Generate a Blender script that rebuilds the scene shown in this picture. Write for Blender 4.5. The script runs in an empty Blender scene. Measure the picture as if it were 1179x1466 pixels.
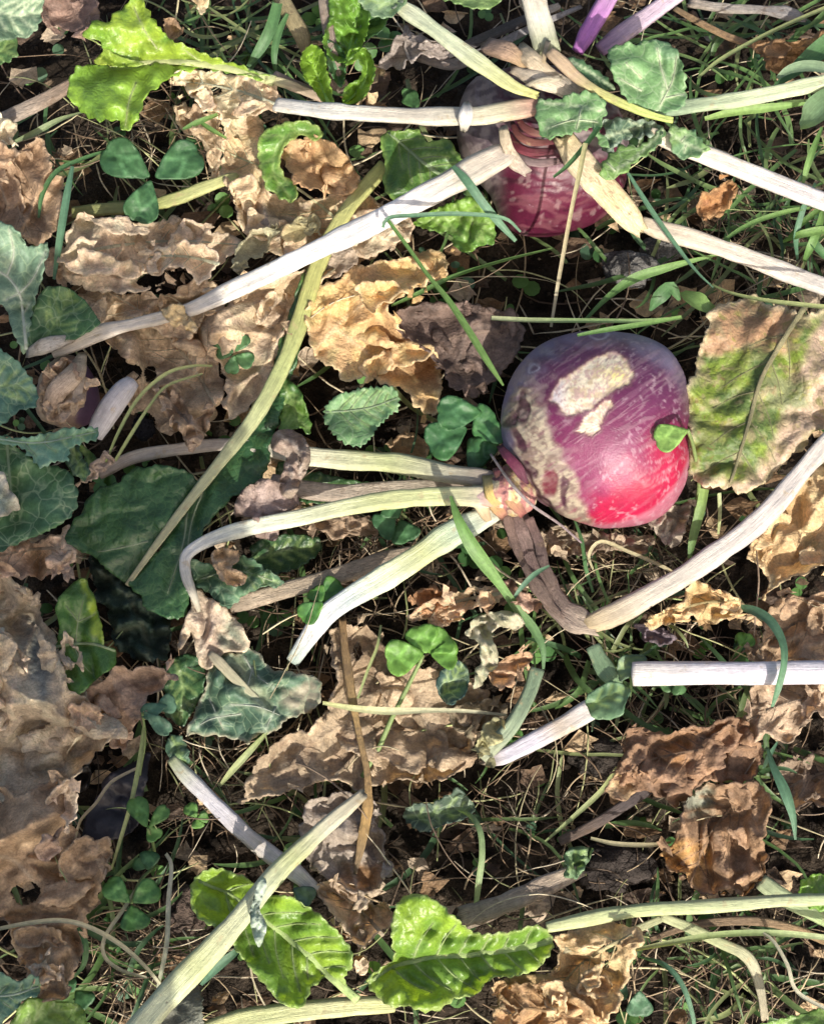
import bpy, math, random
import numpy as np
from mathutils import Vector
from mathutils.geometry import delaunay_2d_cdt

random.seed(7); np.random.seed(7)
S = bpy.context.scene
COL = S.collection

# ------------------------------------------------------------------ camera
TILT = math.radians(16); DIST = 1.0; TANV = 0.33
CD = np.array((0.0, math.sin(TILT), -math.cos(TILT)))          # view direction
CU = np.array((0.0, math.cos(TILT), math.sin(TILT)))           # image up
CR = np.array((1.0, 0.0, 0.0))
CP = -CD*DIST
cam = bpy.data.cameras.new('camera'); co = bpy.data.objects.new('camera', cam); COL.objects.link(co)
cam.sensor_fit = 'VERTICAL'; cam.sensor_height = 24; cam.lens = 12/TANV
cam.clip_start = 0.02; cam.clip_end = 60
co.location = CP; co.rotation_euler = (TILT, 0, 0)
S.camera = co

# ------------------------------------------------------------------ light
SUN_EL = math.radians(38); SAZ = (0.30, -0.954)
SUN = np.array((SAZ[0]*math.cos(SUN_EL), SAZ[1]*math.cos(SUN_EL), math.sin(SUN_EL)))
w = bpy.data.worlds.new('World'); S.world = w; w.use_nodes = True
nt = w.node_tree
sky = nt.nodes.new('ShaderNodeTexSky'); sky.sky_type = 'NISHITA'; sky.sun_disc = False
sky.sun_elevation = SUN_EL; sky.sun_rotation = math.atan2(SAZ[0], SAZ[1]); sky.dust_density = 5.0; sky.ozone_density = 0.3
bg = nt.nodes['Background']; bg.inputs[1].default_value = 0.125
nt.links.new(sky.outputs[0], bg.inputs[0])
sl = bpy.data.lights.new('sun', 'SUN'); sl.energy = 4.3; sl.angle = math.radians(0.5); sl.color = (1.0, 0.94, 0.835)
so = bpy.data.objects.new('sun', sl); COL.objects.link(so); so.location = SUN*5
so.rotation_euler = Vector(SUN).to_track_quat('Z', 'Y').to_euler()
S.view_settings.view_transform = 'Standard'; S.view_settings.look = 'None'
S.view_settings.gamma = 1.0; S.view_settings.use_curve_mapping = False
S.view_settings.exposure = 0.76

# ------------------------------------------------------------------ helpers
W0, H0 = 1179.0, 1466.0
def P(px, py, z):
    """world point at height z (m) seen at photo position px,py (arrays ok)"""
    px = np.asarray(px, float); py = np.asarray(py, float); z = np.asarray(z, float)
    a = (px-W0/2)/(H0/2)*TANV; b = (H0/2-py)/(H0/2)*TANV
    d = CD[None]+a.reshape(-1,1)*CR[None]+b.reshape(-1,1)*CU[None]
    t = (z.reshape(-1)-CP[2])/d[:,2]
    return CP[None]+d*t[:,None]
def P1(px, py, z): return P([px],[py],[z])[0]
def proj(wp):
    r = np.asarray(wp)-CP; dep = r@CD
    return W0/2+(r@CR)/(dep*TANV)*(H0/2), H0/2-(r@CU)/(dep*TANV)*(H0/2)
MPP = 2*TANV*DIST/H0

def _h(ix, iy, s):
    n = (ix*374761393+iy*668265263+s*974634777) & 0x7fffffff
    n = ((n ^ (n >> 13))*1274126177) & 0x7fffffff
    n = ((n ^ (n >> 16))*668265263) & 0x7fffffff
    return ((n ^ (n >> 15)) & 0xffff)/65535.0
def vn(x, y, s=0):
    x = np.asarray(x, float); y = np.asarray(y, float)
    xi = np.floor(x).astype(np.int64); yi = np.floor(y).astype(np.int64)
    fx = x-xi; fy = y-yi
    fx = fx*fx*fx*(fx*(fx*6-15)+10); fy = fy*fy*fy*(fy*(fy*6-15)+10)
    a = _h(xi,yi,s); b = _h(xi+1,yi,s); c = _h(xi,yi+1,s); d = _h(xi+1,yi+1,s)
    return (a*(1-fx)+b*fx)*(1-fy)+(c*(1-fx)+d*fx)*fy
def fbm(x, y, s=0, o=4):
    r = 0; a = 0.5; t = 0
    for k in range(o):
        r = r+a*vn(x*2**k+k*17.3, y*2**k-k*9.1, s+k); t += a; a *= 0.5
    return r/t
def rid(x, y, s=0, o=3):
    r = 0; a = 0.5; t = 0
    for k in range(o):
        r = r+a*(1-np.abs(2*fbm(x*2**k+k*7.7, y*2**k+k*3.1, s+11*k, 2)-1)*1.6); t += a; a *= 0.5
    return r/t
def warp(x, y, s, k=0.6):
    return x+k*(fbm(x*0.8, y*0.8, s+50, 2)-.5)*2, y+k*(fbm(x*0.8, y*0.8, s+70, 2)-.5)*2
def sm(a, b, x):
    t = np.clip((x-a)/(b-a), 0, 1); return t*t*(3-2*t)
def L(c): return np.array(c, float)
def mixc(a, b, t): return a*(1-t[:,None])+b*t[:,None]

def catmull(pts, closed=False, step=5.0):
    p = np.array(pts, float); n = len(p); out = []
    rng = n if closed else n-1
    for i in range(rng):
        if closed: a,b,c,d = p[i-1],p[i],p[(i+1)%n],p[(i+2)%n]
        else:
            b,c = p[i],p[i+1]; a = p[i-1] if i > 0 else 2*b-c; d = p[i+2] if i+2 < n else 2*c-b
        m = max(1, int(round(np.hypot(*(c-b)[:2])/step)))
        for k in range(m):
            t = k/m
            out.append(0.5*((2*b)+(c-a)*t+(2*a-5*b+4*c-d)*t*t+(3*b-a-3*c+d)*t**3))
    if not closed: out.append(p[-1])
    return np.array(out)
def inpoly(x, y, poly):
    c = np.zeros(len(x), bool); n = len(poly); j = n-1
    for i in range(n):
        xi, yi = poly[i]; xj, yj = poly[j]
        if yi != yj:
            c ^= ((yi > y) != (yj > y)) & (x < (xj-xi)*(y-yi)/(yj-yi)+xi)
        j = i
    return c
def dseg(x, y, line, closed=False):
    """distance to polyline and arc parameter"""
    q = np.asarray(line, float)[:, :2]
    if closed: q = np.vstack([q, q[:1]])
    best = np.full(len(x), 1e9)
    for i in range(len(q)-1):
        a = q[i]; d = q[i+1]-a; l2 = max(1e-9, d@d)
        t = np.clip(((x-a[0])*d[0]+(y-a[1])*d[1])/l2, 0, 1)
        best = np.minimum(best, np.hypot(x-a[0]-t*d[0], y-a[1]-t*d[1]))
    return best
def mesh(name, v, f, col=None, uv=None, mat=None, smooth=True):
    m = bpy.data.meshes.new(name)
    m.from_pydata([tuple(p) for p in v], [], [tuple(int(i) for i in q) for q in f])
    if col is not None:
        a = m.color_attributes.new('col', 'FLOAT_COLOR', 'POINT')
        c4 = np.ones((len(v), 4), np.float32); c4[:, :3] = np.clip(col, 0.002, 0.95); a.data.foreach_set('color', c4.ravel())
    if uv is not None:
        u = m.uv_layers.new(name='UVMap'); idx = np.empty(len(m.loops), np.int32); m.loops.foreach_get('vertex_index', idx)
        u.data.foreach_set('uv', np.asarray(uv, np.float32)[idx].ravel())
    if smooth: m.polygons.foreach_set('use_smooth', np.ones(len(m.polygons), bool))
    if mat is not None: m.materials.append(mat)
    m.update()
    return m
def tag(o, label=None, cat=None, group=None, kind=None):
    if label: o['label'] = label
    if cat: o['category'] = cat
    if group: o['group'] = group
    if kind: o['kind'] = kind
    return o
def thing(name, label, cat, at, group=None):
    o = bpy.data.objects.new(name, None); COL.objects.link(o); o.location = at; o.empty_display_size = 0.01
    return tag(o, label, cat, group)
def wloc(o):
    l = Vector(o.location)
    while o.parent: o = o.parent; l = l+Vector(o.location)
    return np.array(l)
def put(name, v, f, col, mat, parent=None, uv=None, org=None, smooth=True):
    v = np.asarray(v, float)
    if org is None: org = np.array(v.mean(0)) if parent is None else None
    base = org if org is not None else np.zeros(3)
    if parent is not None:
        o = bpy.data.objects.new(name, mesh(name, v-wloc(parent), f, col, uv, mat, smooth)); COL.objects.link(o); o.parent = parent
    else:
        o = bpy.data.objects.new(name, mesh(name, v-base, f, col, uv, mat, smooth)); COL.objects.link(o); o.location = base
    return o

# ------------------------------------------------------------------ materials
class N:
    def __init__(s, name):
        s.m = bpy.data.materials.new(name); s.m.use_nodes = True; s.t = s.m.node_tree; s.t.nodes.clear()
        s.out = s.t.nodes.new('ShaderNodeOutputMaterial')
    def n(s, typ, **k):
        o = s.t.nodes.new('ShaderNode'+typ)
        for a, b in k.items():
            if a in o.inputs.keys(): s.set(o.inputs[a], b)
            else: setattr(o, a, b)
        return o
    def set(s, i, v):
        if hasattr(v, 'is_linked') : s.t.links.new(v, i)
        else: i.default_value = v
    def mul(s, a, b, typ='MULTIPLY', fac=1.0):
        o = s.n('Mix', data_type='RGBA', blend_type=typ); s.set(o.inputs[0], fac); s.set(o.inputs[6], a); s.set(o.inputs[7], b)
        return o.outputs[2]
    def rng(s, v, a, b, c, d):
        o = s.n('MapRange'); s.set(o.inputs[0], v)
        for k, q in enumerate((a, b, c, d)): o.inputs[k+1].default_value = q
        return o.outputs[0]
    def math(s, op, a, b=0.0):
        o = s.n('Math', operation=op); s.set(o.inputs[0], a); s.set(o.inputs[1], b); return o.outputs[0]
    def noise(s, vec, sc, det=4, rough=.55, dist=0.0):
        o = s.n('TexNoise', Scale=sc, Detail=det, Roughness=rough, Distortion=dist); s.t.links.new(vec, o.inputs['Vector']); return o.outputs[0]
def attr_mat(name, rough=.6, lo=.75, hi=1.25, sc=(60, 350), spots=None, bump=(400, .0006), trans=0.0, veins=None, streak=None, spec=.4, tcol=(1.5, 1.4, .7, 1), bump2=None, coat=0.0, crackle=False):
    a = N(name)
    at = a.n('Attribute', attribute_name='col'); tc = a.n('TexCoord'); ob = tc.outputs['Object']
    n1 = a.noise(ob, sc[0], 3); n2 = a.noise(ob, sc[1], 4, .65)
    c = a.mul(at.outputs[0], a.rng(n1, .3, .7, lo, hi)); c = a.mul(c, a.rng(n2, .3, .7, lo, hi))
    h = a.math('MULTIPLY', a.noise(ob, bump[0], 4, .6), 1.0)
    if veins:                                                # fine reticulation: pale raised net
        vsc, vcol, vfac = veins
        wv = a.n('VectorMath', operation='ADD'); nn = a.n('TexNoise', Scale=vsc*.7, Detail=2.0); a.t.links.new(ob, nn.inputs['Vector'])
        scl = a.n('VectorMath', operation='SCALE'); a.t.links.new(nn.outputs[1], scl.inputs[0]); scl.inputs['Scale'].default_value = .8/vsc
        a.t.links.new(ob, wv.inputs[0]); a.t.links.new(scl.outputs[0], wv.inputs[1])
        vo = a.n('TexVoronoi', feature='DISTANCE_TO_EDGE', Scale=vsc); a.t.links.new(wv.outputs[0], vo.inputs['Vector'])
        e = a.rng(vo.outputs[0], 0.0, .07, 1.0, 0.0)
        c = a.mul(c, vcol, 'MIX', a.math('MULTIPLY', e, vfac))
        h = a.math('ADD', h, a.math('MULTIPLY', a.rng(vo.outputs[0], 0, .3, 0, 1), .45))
    if crackle:
        for csc, amt, fc in ((70, .55, .16), (200, .35, .14)):
            wv = a.n('VectorMath', operation='ADD'); nn = a.n('TexNoise', Scale=csc*.5, Detail=3.0); a.t.links.new(ob, nn.inputs['Vector'])
            scl = a.n('VectorMath', operation='SCALE'); a.t.links.new(nn.outputs[1], scl.inputs[0]); scl.inputs['Scale'].default_value = 1.3/csc
            mp = a.n('Mapping'); mp.inputs['Scale'].default_value = (1, 1.7, 1); mp.inputs['Rotation'].default_value = (0, 0, csc*.01); a.t.links.new(ob, mp.inputs[0])
            a.t.links.new(mp.outputs[0], wv.inputs[0]); a.t.links.new(scl.outputs[0], wv.inputs[1])
            vo = a.n('TexVoronoi', feature='DISTANCE_TO_EDGE', Scale=csc); a.t.links.new(wv.outputs[0], vo.inputs['Vector'])
            c = a.mul(c, (.55,.42,.30,1), 'MULTIPLY', a.math('MULTIPLY', a.rng(vo.outputs[0], 0, .06, 1, 0), fc))
            h = a.math('ADD', h, a.math('MULTIPLY', a.rng(vo.outputs[0], 0, .35, 0, 1), amt))
    if streak:                                               # fibres along the stalk
        uv = a.n('Mapping'); uv.inputs['Scale'].default_value = (streak[0], streak[1], 1); a.t.links.new(tc.outputs['UV'], uv.inputs[0])
        sn = a.noise(uv.outputs[0], 1.0, 5, .65)
        c = a.mul(c, a.rng(sn, .3, .7, streak[2], 1.12)); h = a.math('ADD', h, a.math('MULTIPLY', sn, 1.5))
    if spots:
        for scol, ssc, th, fac in spots:
            sn = a.noise(ob, ssc, 5, .62, .3)
            c = a.mul(c, scol, 'MIX', a.math('MULTIPLY', a.rng(sn, th, th+.07, 0, 1), fac))
    if bump2: h = a.math('ADD', h, a.math('MULTIPLY', a.noise(ob, bump2[0], 3, .5, .6), bump2[1]))
    b = a.n('Bump', Strength=1.0, Distance=bump[1]); a.t.links.new(h, b.inputs['Height'])
    p = a.n('BsdfPrincipled', Roughness=rough); p.inputs['Specular IOR Level'].default_value = spec
    p.inputs['Coat Weight'].default_value = coat; p.inputs['Coat Roughness'].default_value = .35
    a.t.links.new(c, p.inputs['Base Color']); a.t.links.new(b.outputs[0], p.inputs['Normal'])
    sh = p.outputs[0]
    if trans > 0:
        tr = a.n('BsdfTranslucent'); a.t.links.new(a.mul(c, tcol), tr.inputs[0]); a.t.links.new(b.outputs[0], tr.inputs['Normal'])
        mx = a.n('MixShader'); mx.inputs[0].default_value = trans
        a.t.links.new(sh, mx.inputs[1]); a.t.links.new(tr.outputs[0], mx.inputs[2]); sh = mx.outputs[0]
    a.t.links.new(sh, a.out.inputs[0])
    return a.m
M = {}
M['dry'] = attr_mat('dry_leaf', .62, .70, 1.26, (110, 620), [((.13,.085,.05,1), 190, .67, .35), ((.62,.52,.38,1), 240, .68, .25)], (650, .0007), .25, None, None, .3, (1.35, 1.0, .55, 1), (140, .8), crackle=True)
M['leaf'] = attr_mat('green_leaf', .36, .80, 1.2, (70, 480), [((.30,.33,.12,1), 300, .69, .4)], (350, .0005), .30, (210, (.22,.34,.12,1), .16), None, .5, (1.7, 1.55, .45, 1))
M['kale'] = attr_mat('veined_leaf', .54, .80, 1.2, (70, 480), [((.35,.36,.28,1), 260, .66, .35)], (350, .0007), .22, (105, (.34,.43,.27,1), .38), None, .45, (1.3, 1.35, .6, 1))
M['mottled'] = attr_mat('yellowing_leaf', .5, .72, 1.25, (90, 520), [((.13,.17,.03,1), 75, .58, .55), ((.30,.30,.05,1), 110, .60, .45), ((.17,.10,.05,1), 210, .62, .65), ((.50,.40,.28,1), 330, .66, .4)], (420, .0007), .22, (170, (.20,.20,.09,1), .2), None, .4, (1.6, 1.4, .5, 1))
M['clover'] = attr_mat('clover_leaf', .5, .88, 1.14, (60, 300), None, (500, .0003), .28, None, None, .4, (1.6, 1.5, .5, 1))
M['stalk'] = attr_mat('leaf_stalk', .5, .86, 1.1, (40, 260), [((.36,.27,.15,1), 120, .61, .5), ((.16,.11,.07,1), 330, .66, .6)], (420, .0005), .0, None, (6, 34, .62), .4)
M['drystalk'] = attr_mat('dry_stalk', .7, .8, 1.18, (50, 350), [((.13,.09,.06,1), 150, .58, .5)], (420, .0009), .0, None, (16, 26, .6), .25)
M['grass'] = attr_mat('grass_blade', .45, .85, 1.15, (50, 400), None, (500, .0002), .28, None, (10, 14, .8), .4, (1.5, 1.5, .5, 1))
M['straw'] = attr_mat('straw', .7, .7, 1.25, (40, 300), None, (500, .0002), .0, None, None, .25)
M['bulb'] = attr_mat('turnip_skin', .42, .88, 1.12, (60, 420), [((.30,.22,.26,1), 300, .66, .35), ((.40,.33,.34,1), 900, .70, .35)], (700, .00022), .0, None, None, .34, bump2=(60, 1.3))
M['cork'] = attr_mat('corky_crown', .7, .75, 1.25, (90, 420), [((.10,.05,.05,1), 260, .60, .5)], (600, .0009), .0, None, None, .3)
M['soil'] = attr_mat('soil', .92, .5, 1.5, (90, 600), [((.10,.08,.06,1), 500, .63, .7)], (500, .003), .0, None, None, .15, bump2=(160, 1.5))
M['film'] = attr_mat('black_leaf', .5, .8, 1.2, (60, 300), None, (200, .0008), .0, None, None, .4)

# ------------------------------------------------------------------ builders
_sid = [100]
def nseed(): _sid[0] += 13; return _sid[0]

def tube(pts, cols, flat=.58, n=16, lump=.07, groove=.42, step=6.0, cap=True, tw=0.0, rag=0.0):
    """pts: (px,py,z mm,width px). returns v,f,col,uv"""
    s = nseed(); q = catmull(pts, False, step); k = len(q)
    c = P(q[:,0], q[:,1], q[:,2]*.001)
    tg = np.gradient(c, axis=0); tg /= np.linalg.norm(tg, axis=1)[:,None]+1e-12
    ln = np.concatenate([[0], np.cumsum(np.linalg.norm(np.diff(c, axis=0), axis=1))])
    tt = ln/max(ln[-1], 1e-9)
    side = np.cross(tg, np.array((0,0,1.0))); side /= np.linalg.norm(side, axis=1)[:,None]+1e-9
    up = np.cross(side, tg)
    r = q[:,3]*.5*MPP*(1-c[:,2]/DIST)*(1+lump*2*(fbm(ln*60, ln*0, s, 3)-.5)*2)
    cols = np.array(cols, float); ct = np.linspace(0, 1, len(cols))
    V=[];C=[];U=[]
    for j in range(n):
        th = 2*math.pi*j/n
        ca, sa = math.cos(th), math.sin(th)
        rr = 1+.10*(vn(np.full(k, j*1.7), ln*25, s+3)-.5)*2+(.045*math.cos(5*th+s) if n > 8 else 0)
        b = sa*flat
        if sa > 0: b = sa*flat*(1-groove*math.exp(-(ca/.42)**2))
        tang = tg*((vn(np.full(k, j*.9+3), ln*0, s+9)-.5)*rag)[:,None]*r[:,None] if rag else 0
        e = np.zeros(k); 
        if rag: e[0] = -1; e[-1] = 1
        V.append(c+side*(ca*r*rr)[:,None]+up*(b*r*rr)[:,None]+(tg*(e*rag*2.2*r*(vn(j*2.3, 0.5, s+5)))[:,None] if rag else 0))
        base = np.stack([np.interp(tt, ct, cols[:,i]) for i in range(3)], 1)
        sh = 1+.10*(fbm(ln*40+j*.0, np.full(k, j*.6), s+20, 3)-.5)*2
        C.append(base*sh[:,None]); U.append(np.stack([ln*10, np.full(k, min(j, n-j)/n*2)], 1))
    V = np.array(V).transpose(1,0,2).reshape(-1,3); C = np.array(C).transpose(1,0,2).reshape(-1,3); U = np.array(U).transpose(1,0,2).reshape(-1,2)
    F = [(i*n+j, i*n+(j+1)%n, (i+1)*n+(j+1)%n, (i+1)*n+j) for i in range(k-1) for j in range(n)]
    if cap:
        for row, cc in ((0, c[0]-tg[0]*r[0]*(.15-.3*(rag>0))), (k-1, c[-1]+tg[-1]*r[-1]*(.15-.3*(rag>0)))):
            V = np.vstack([V, cc[None]]); C = np.vstack([C, C[row*n][None]*(.8 if rag else 1)]); U = np.vstack([U, U[row*n][None]]); m = len(V)-1
            F += [(row*n+(j+1)%n, row*n+j, m) if row == 0 else (row*n+j, row*n+(j+1)%n, m) for j in range(n)]
    return V, F, C, U
def stalk(name, pts, cols, parent=None, mat='stalk', label=None, cat=None, group=None, **k):
    V, F, C, U = tube(pts, cols, **k)
    o = put(name, V, F, C, M[mat], parent, U)
    return tag(o, label, cat, group)

def ribbon(pts, cols, fold=.25, step=7.0, s=None):
    """a grass blade: pts (px,py,z mm,width px); V-folded strip"""
    s = s or nseed(); q = catmull(pts, False, step); k = len(q)
    c = P(q[:,0], q[:,1], q[:,2]*.001); tg = np.gradient(c, axis=0); tg /= np.linalg.norm(tg, axis=1)[:,None]+1e-12
    side = np.cross(tg, np.array((0,0,1.0))); side /= np.linalg.norm(side, axis=1)[:,None]+1e-9
    up = np.cross(side, tg)
    ln = np.concatenate([[0], np.cumsum(np.linalg.norm(np.diff(c, axis=0), axis=1))]); tt = ln/ln[-1]
    r = q[:,3]*.5*MPP
    roll = (vn(ln*14, ln*0+s, s)-.5)*1.3
    cols = np.array(cols, float); ct = np.linspace(0, 1, len(cols))
    base = np.stack([np.interp(tt, ct, cols[:,i]) for i in range(3)], 1)
    V=[];C=[];U=[]
    for j, (a, b) in enumerate(((-1, fold), (-.5, fold*.35), (0, 0), (.5, fold*.35), (1, fold))):
        ca, sa = np.cos(roll), np.sin(roll)
        V.append(c+side*((a*ca-b*sa)*r)[:,None]+up*((a*sa+b*ca)*r)[:,None]); C.append(base*(1.15 if j == 2 else .97)); U.append(np.stack([ln*10, np.full(k, j/4)], 1))
    V = np.array(V).transpose(1,0,2).reshape(-1,3); C = np.array(C).transpose(1,0,2).reshape(-1,3); U = np.array(U).transpose(1,0,2).reshape(-1,2)
    F = [(i*5+j, i*5+j+1, (i+1)*5+j+1, (i+1)*5+j) for i in range(k-1) for j in range(4)]
    return V, F, C, U

DEF = dict(mat='dry', g=4.0, amp=9, wl=60, amp2=3.5, tx=0, ty=0, dome=0, curl=0, cw=14, fold=0, puck=0, rag=2.5, ragw=14, serr=0, serw=16,
           skirt=3.0, c=(.42,.30,.17), c2=(.30,.20,.11), cs=45, edge=None, ew=8, vein=None, vw=3.0, vt=2.0, spot=None, patches=(), holes=(), veins=(), seed=None, waves=0, wavew=26, hf=0, wr=0, wa=0.0, crease=0, c3=None, vr=0, tear=0, a2=1.0, pw=14)
class Leaf:
    def __init__(s, outline, z0, **k):
        p = dict(DEF); p.update(k); s.p = p; s.z0 = z0; s.s = p['seed'] or nseed()
        o = catmull(outline, True, p['g']*1.05)
        nx = np.roll(o, -1, 0)-np.roll(o, 1, 0); nn = np.stack([nx[:,1], -nx[:,0]], 1); nn /= np.linalg.norm(nn, axis=1)[:,None]+1e-9
        if np.sum(o[:,0]*np.roll(o[:,1], -1)-np.roll(o[:,0], -1)*o[:,1]) < 0: nn = -nn
        l = np.concatenate([[0], np.cumsum(np.hypot(*np.diff(o, axis=0).T))])
        d = p['rag']*2*(fbm(o[:,0]/p['ragw'], o[:,1]/p['ragw'], s.s, 3)-.5)*2
        d = d+p['rag']*.9*(fbm(o[:,0]/(p['ragw']*.32), o[:,1]/(p['ragw']*.32), s.s+8, 2)-.5)*2
        if p['tear']:
            d = d-p['tear']*2.4*sm(.60, .92, rid(o[:,0]/26, o[:,1]/26, s.s+12, 2))+p['tear']*.75*(np.abs(2*vn(l/(9+8*vn(l/60, l*0+2, s.s+15)), l*0, s.s+14)-1)-.4)*(.3+1.3*vn(l/45, l*0+5, s.s+16))
        if p['serr']:
            ph = l/p['serw']+1.5*vn(l/70, l*0, s.s+2); d = d+p['serr']*(np.abs((ph % 1)-.5)*2-.5)*(.5+vn(l/40, l*0+3, s.s+4))
        s.o = o+nn*d[:,None]; s.ctr = s.o.mean(0)
        s.ext = max(np.ptp(s.o[:,0]), np.ptp(s.o[:,1]))/2
        rr = np.random.RandomState(s.s); s.cr = [(s.ctr[0]+rr.uniform(-.7,.7)*np.ptp(s.o[:,0])/2, s.ctr[1]+rr.uniform(-.7,.7)*np.ptp(s.o[:,1])/2, rr.uniform(0, 3.14), p['crease']*rr.uniform(.5, 1.2)*rr.choice((1,1,-1)), rr.uniform(9, 24)) for _ in range(int(s.ext/17) if p['crease'] else 0)]
        s.veins = [catmull(v, False, 10) for v in p['veins']]
        for i in range(1, len(s.veins)):                       # side veins stop short of the rim
            v = s.veins[i]; ok = inpoly(v[:,0], v[:,1], s.o) & (dseg(v[:,0], v[:,1], s.o, True) > 3); k = len(v) if ok.all() else int(np.argmin(ok)); s.veins[i] = v[:k] if k >= 2 else v[:0]
        s.veins = [v for v in s.veins if len(v) > 1]
    def z(s, x, y):
        p = s.p; x = np.asarray(x, float); y = np.asarray(y, float)
        dx = (x-s.ctr[0]); dy = (y-s.ctr[1])
        z = s.z0+p['tx']*dx/100+p['ty']*dy/100-p['dome']*((dx/s.ext)**2+(dy/s.ext)**2)
        wx, wy = warp(x/p['wl'], y/p['wl'], s.s, .5)
        if p['amp']:
            n1 = fbm(wx, wy, s.s, 2); n2 = fbm(wx*1.9+9, wy*1.9+4, s.s+3, 2)
            z = z+p['amp']*(2.4*np.abs(2*n1-1)-.5+p['a2']*(.9*np.abs(2*n2-1)-.2))
        for cx, cy, an, a_, w_ in s.cr:
            q = (x-cx)*np.cos(an)+(y-cy)*np.sin(an)+10*(fbm(x/34, y/34, s.s+int(cx) % 97, 2)-.5)*2; z = z+a_*np.exp(-np.abs(q)/w_)*sm(0, 1, 1.6-np.hypot(x-cx, y-cy)/s.ext)
        if p['wr']:
            an = p['wa']+1.1*(fbm(x/90, y/90, s.s+5, 2)-.5)*2; u = x*np.cos(an)+y*np.sin(an); v = -x*np.sin(an)+y*np.cos(an)
            z = z+p['wr']*(rid(u/46, v/11, s.s+6, 2)-.5)
        if p['amp2']: z = z+p['amp2']*(rid(wx*3.1+5, wy*3.1, s.s+7, 2)-.5)
        if p['hf']: z = z+p['hf']*(rid(x/9, y/9, s.s+17, 1)-.5)
        de = dseg(x, y, s.o[::2], True)
        if p['curl']: z = z+p['curl']*np.exp(-(de/p['cw'])**2)*(.3+1.4*vn(x/45, y/45, s.s+31))
        if p['waves']: z = z+p['waves']*np.exp(-(de/p['wavew'])**2)*(fbm(x/24, y/24, s.s+33, 2)-.5)*2.6
        if s.veins:
            if p['fold']: z = z+p['fold']*np.minimum(dseg(x, y, s.veins[0]), 60)/60
            if p['puck'] or p['vr']:
                dv = np.min([dseg(x, y, v) for v in s.veins], axis=0); z = z+p['puck']*(1-np.exp(-(dv/9)**2))+p['vr']*np.exp(-dv/3.5)
        return z
    def color(s, x, y):
        p = s.p; n = len(x)
        m = sm(.40, .60, fbm(x/p['cs'], y/p['cs'], s.s+41, 5))
        c = mixc(np.tile(L(p['c']), (n,1)), L(p['c2'])[None], m)
        if p['c3'] is not None: c = mixc(c, L(p['c3'])[None], sm(.54, .62, fbm(x/17, y/17, s.s+47, 4))*.4)
        for poly, pc, soft in p['patches']:
            wx = x+p['pw']*(fbm(x/22, y/22, s.s+61, 3)-.5)*2; wy = y+p['pw']*(fbm(x/22, y/22, s.s+63, 3)-.5)*2
            pl = np.array(poly, float); ins = inpoly(wx, wy, pl); d = dseg(wx, wy, pl, True); sd = np.where(ins, d, -d)
            c = mixc(c, L(pc)[None], sm(-soft, soft, sd))
        if p['edge'] is not None:
            de = dseg(x, y, s.o[::2], True); c = mixc(c, L(p['edge'])[None], np.exp(-(de/(p['ew']*(.4+1.4*fbm(x/30, y/30, s.s+81, 3))))**2)*.9)
        if p['spot'] is not None: c = mixc(c, L(p['spot'])[None], sm(.60, .68, fbm(x/16, y/16, s.s+91, 3))*.7)
        if p['vein'] is not None and s.veins:
            dv = np.min([dseg(x, y, v) for v in s.veins], axis=0); c = mixc(c, L(p['vein'])[None], .75*np.exp(-(dv/p['vw'])**2))
        return c
    def build(s, name, parent=None):
        p = s.p; o = s.o; g = p['g']
        x0, y0 = o.min(0); x1, y1 = o.max(0)
        gy = np.arange(y0, y1, g*.866); X=[];Y=[]
        for i, yy in enumerate(gy):
            xx = np.arange(x0+(i % 2)*g/2, x1, g); X.append(xx); Y.append(np.full(len(xx), yy))
        X = np.concatenate(X); Y = np.concatenate(Y); r = np.random.RandomState(s.s)
        X = X+(r.rand(len(X))-.5)*g*.35; Y = Y+(r.rand(len(Y))-.5)*g*.35
        k = inpoly(X, Y, o); X = X[k]; Y = Y[k]
        k = dseg(X, Y, o, True) > g*.55; X = X[k]; Y = Y[k]
        pts = [Vector(q) for q in o]+[Vector(q) for q in zip(X, Y)]
        nb = len(o)
        vv, ee, ff, ov, oe, of = delaunay_2d_cdt(pts, [(i, (i+1) % nb) for i in range(nb)], [], 1, 1e-4, True)
        q = np.array([(a.x, a.y) for a in vv]); F = np.array([f for f in ff if len(f) == 3], int).reshape(-1, 3)
        if p['holes']:
            ce = q[F].mean(1)
            for h in p['holes']:
                h = catmull(h, True, 4); kk = inpoly(ce[:,0], ce[:,1], h+0); F = F[~kk]; ce = ce[~kk]
        ce = q[F].mean(1); F = F[inpoly(ce[:,0], ce[:,1], o)]
        a = q[F]; ar = (a[:,1,0]-a[:,0,0])*(a[:,2,1]-a[:,0,1])-(a[:,1,1]-a[:,0,1])*(a[:,2,0]-a[:,0,0])
        F = np.where((ar > 0)[:,None], F[:, ::-1], F)          # photo y runs down: keep faces up
        z = s.z(q[:,0], q[:,1]); c = s.color(q[:,0], q[:,1]); V = P(q[:,0], q[:,1], z*.001); F = F.tolist()
        if p['skirt']:
            # rim turned under, so the edge has a rolled thickness
            e = {}
            for f in F:
                for a_, b_ in ((f[0],f[1]),(f[1],f[2]),(f[2],f[0])):
                    if (b_,a_) in e: del e[(b_,a_)]
                    else: e[(a_,b_)] = 1
            idx = sorted({i for ed in e for i in ed}); mp = {}
            inw = s.ctr[None]-q[idx]; inw = inw/(np.linalg.norm(inw, axis=1)[:,None]+1e-9)
            q2 = q[idx]+inw*p['skirt']; z2 = z[idx]-p['skirt']*.8
            V = np.vstack([V, P(q2[:,0], q2[:,1], z2*.001)]); c = np.vstack([c, c[idx]])
            for kk, i in enumerate(idx): mp[i] = len(q)+kk
            F += [(b_, a_, mp[a_], mp[b_]) for a_, b_ in e]
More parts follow.
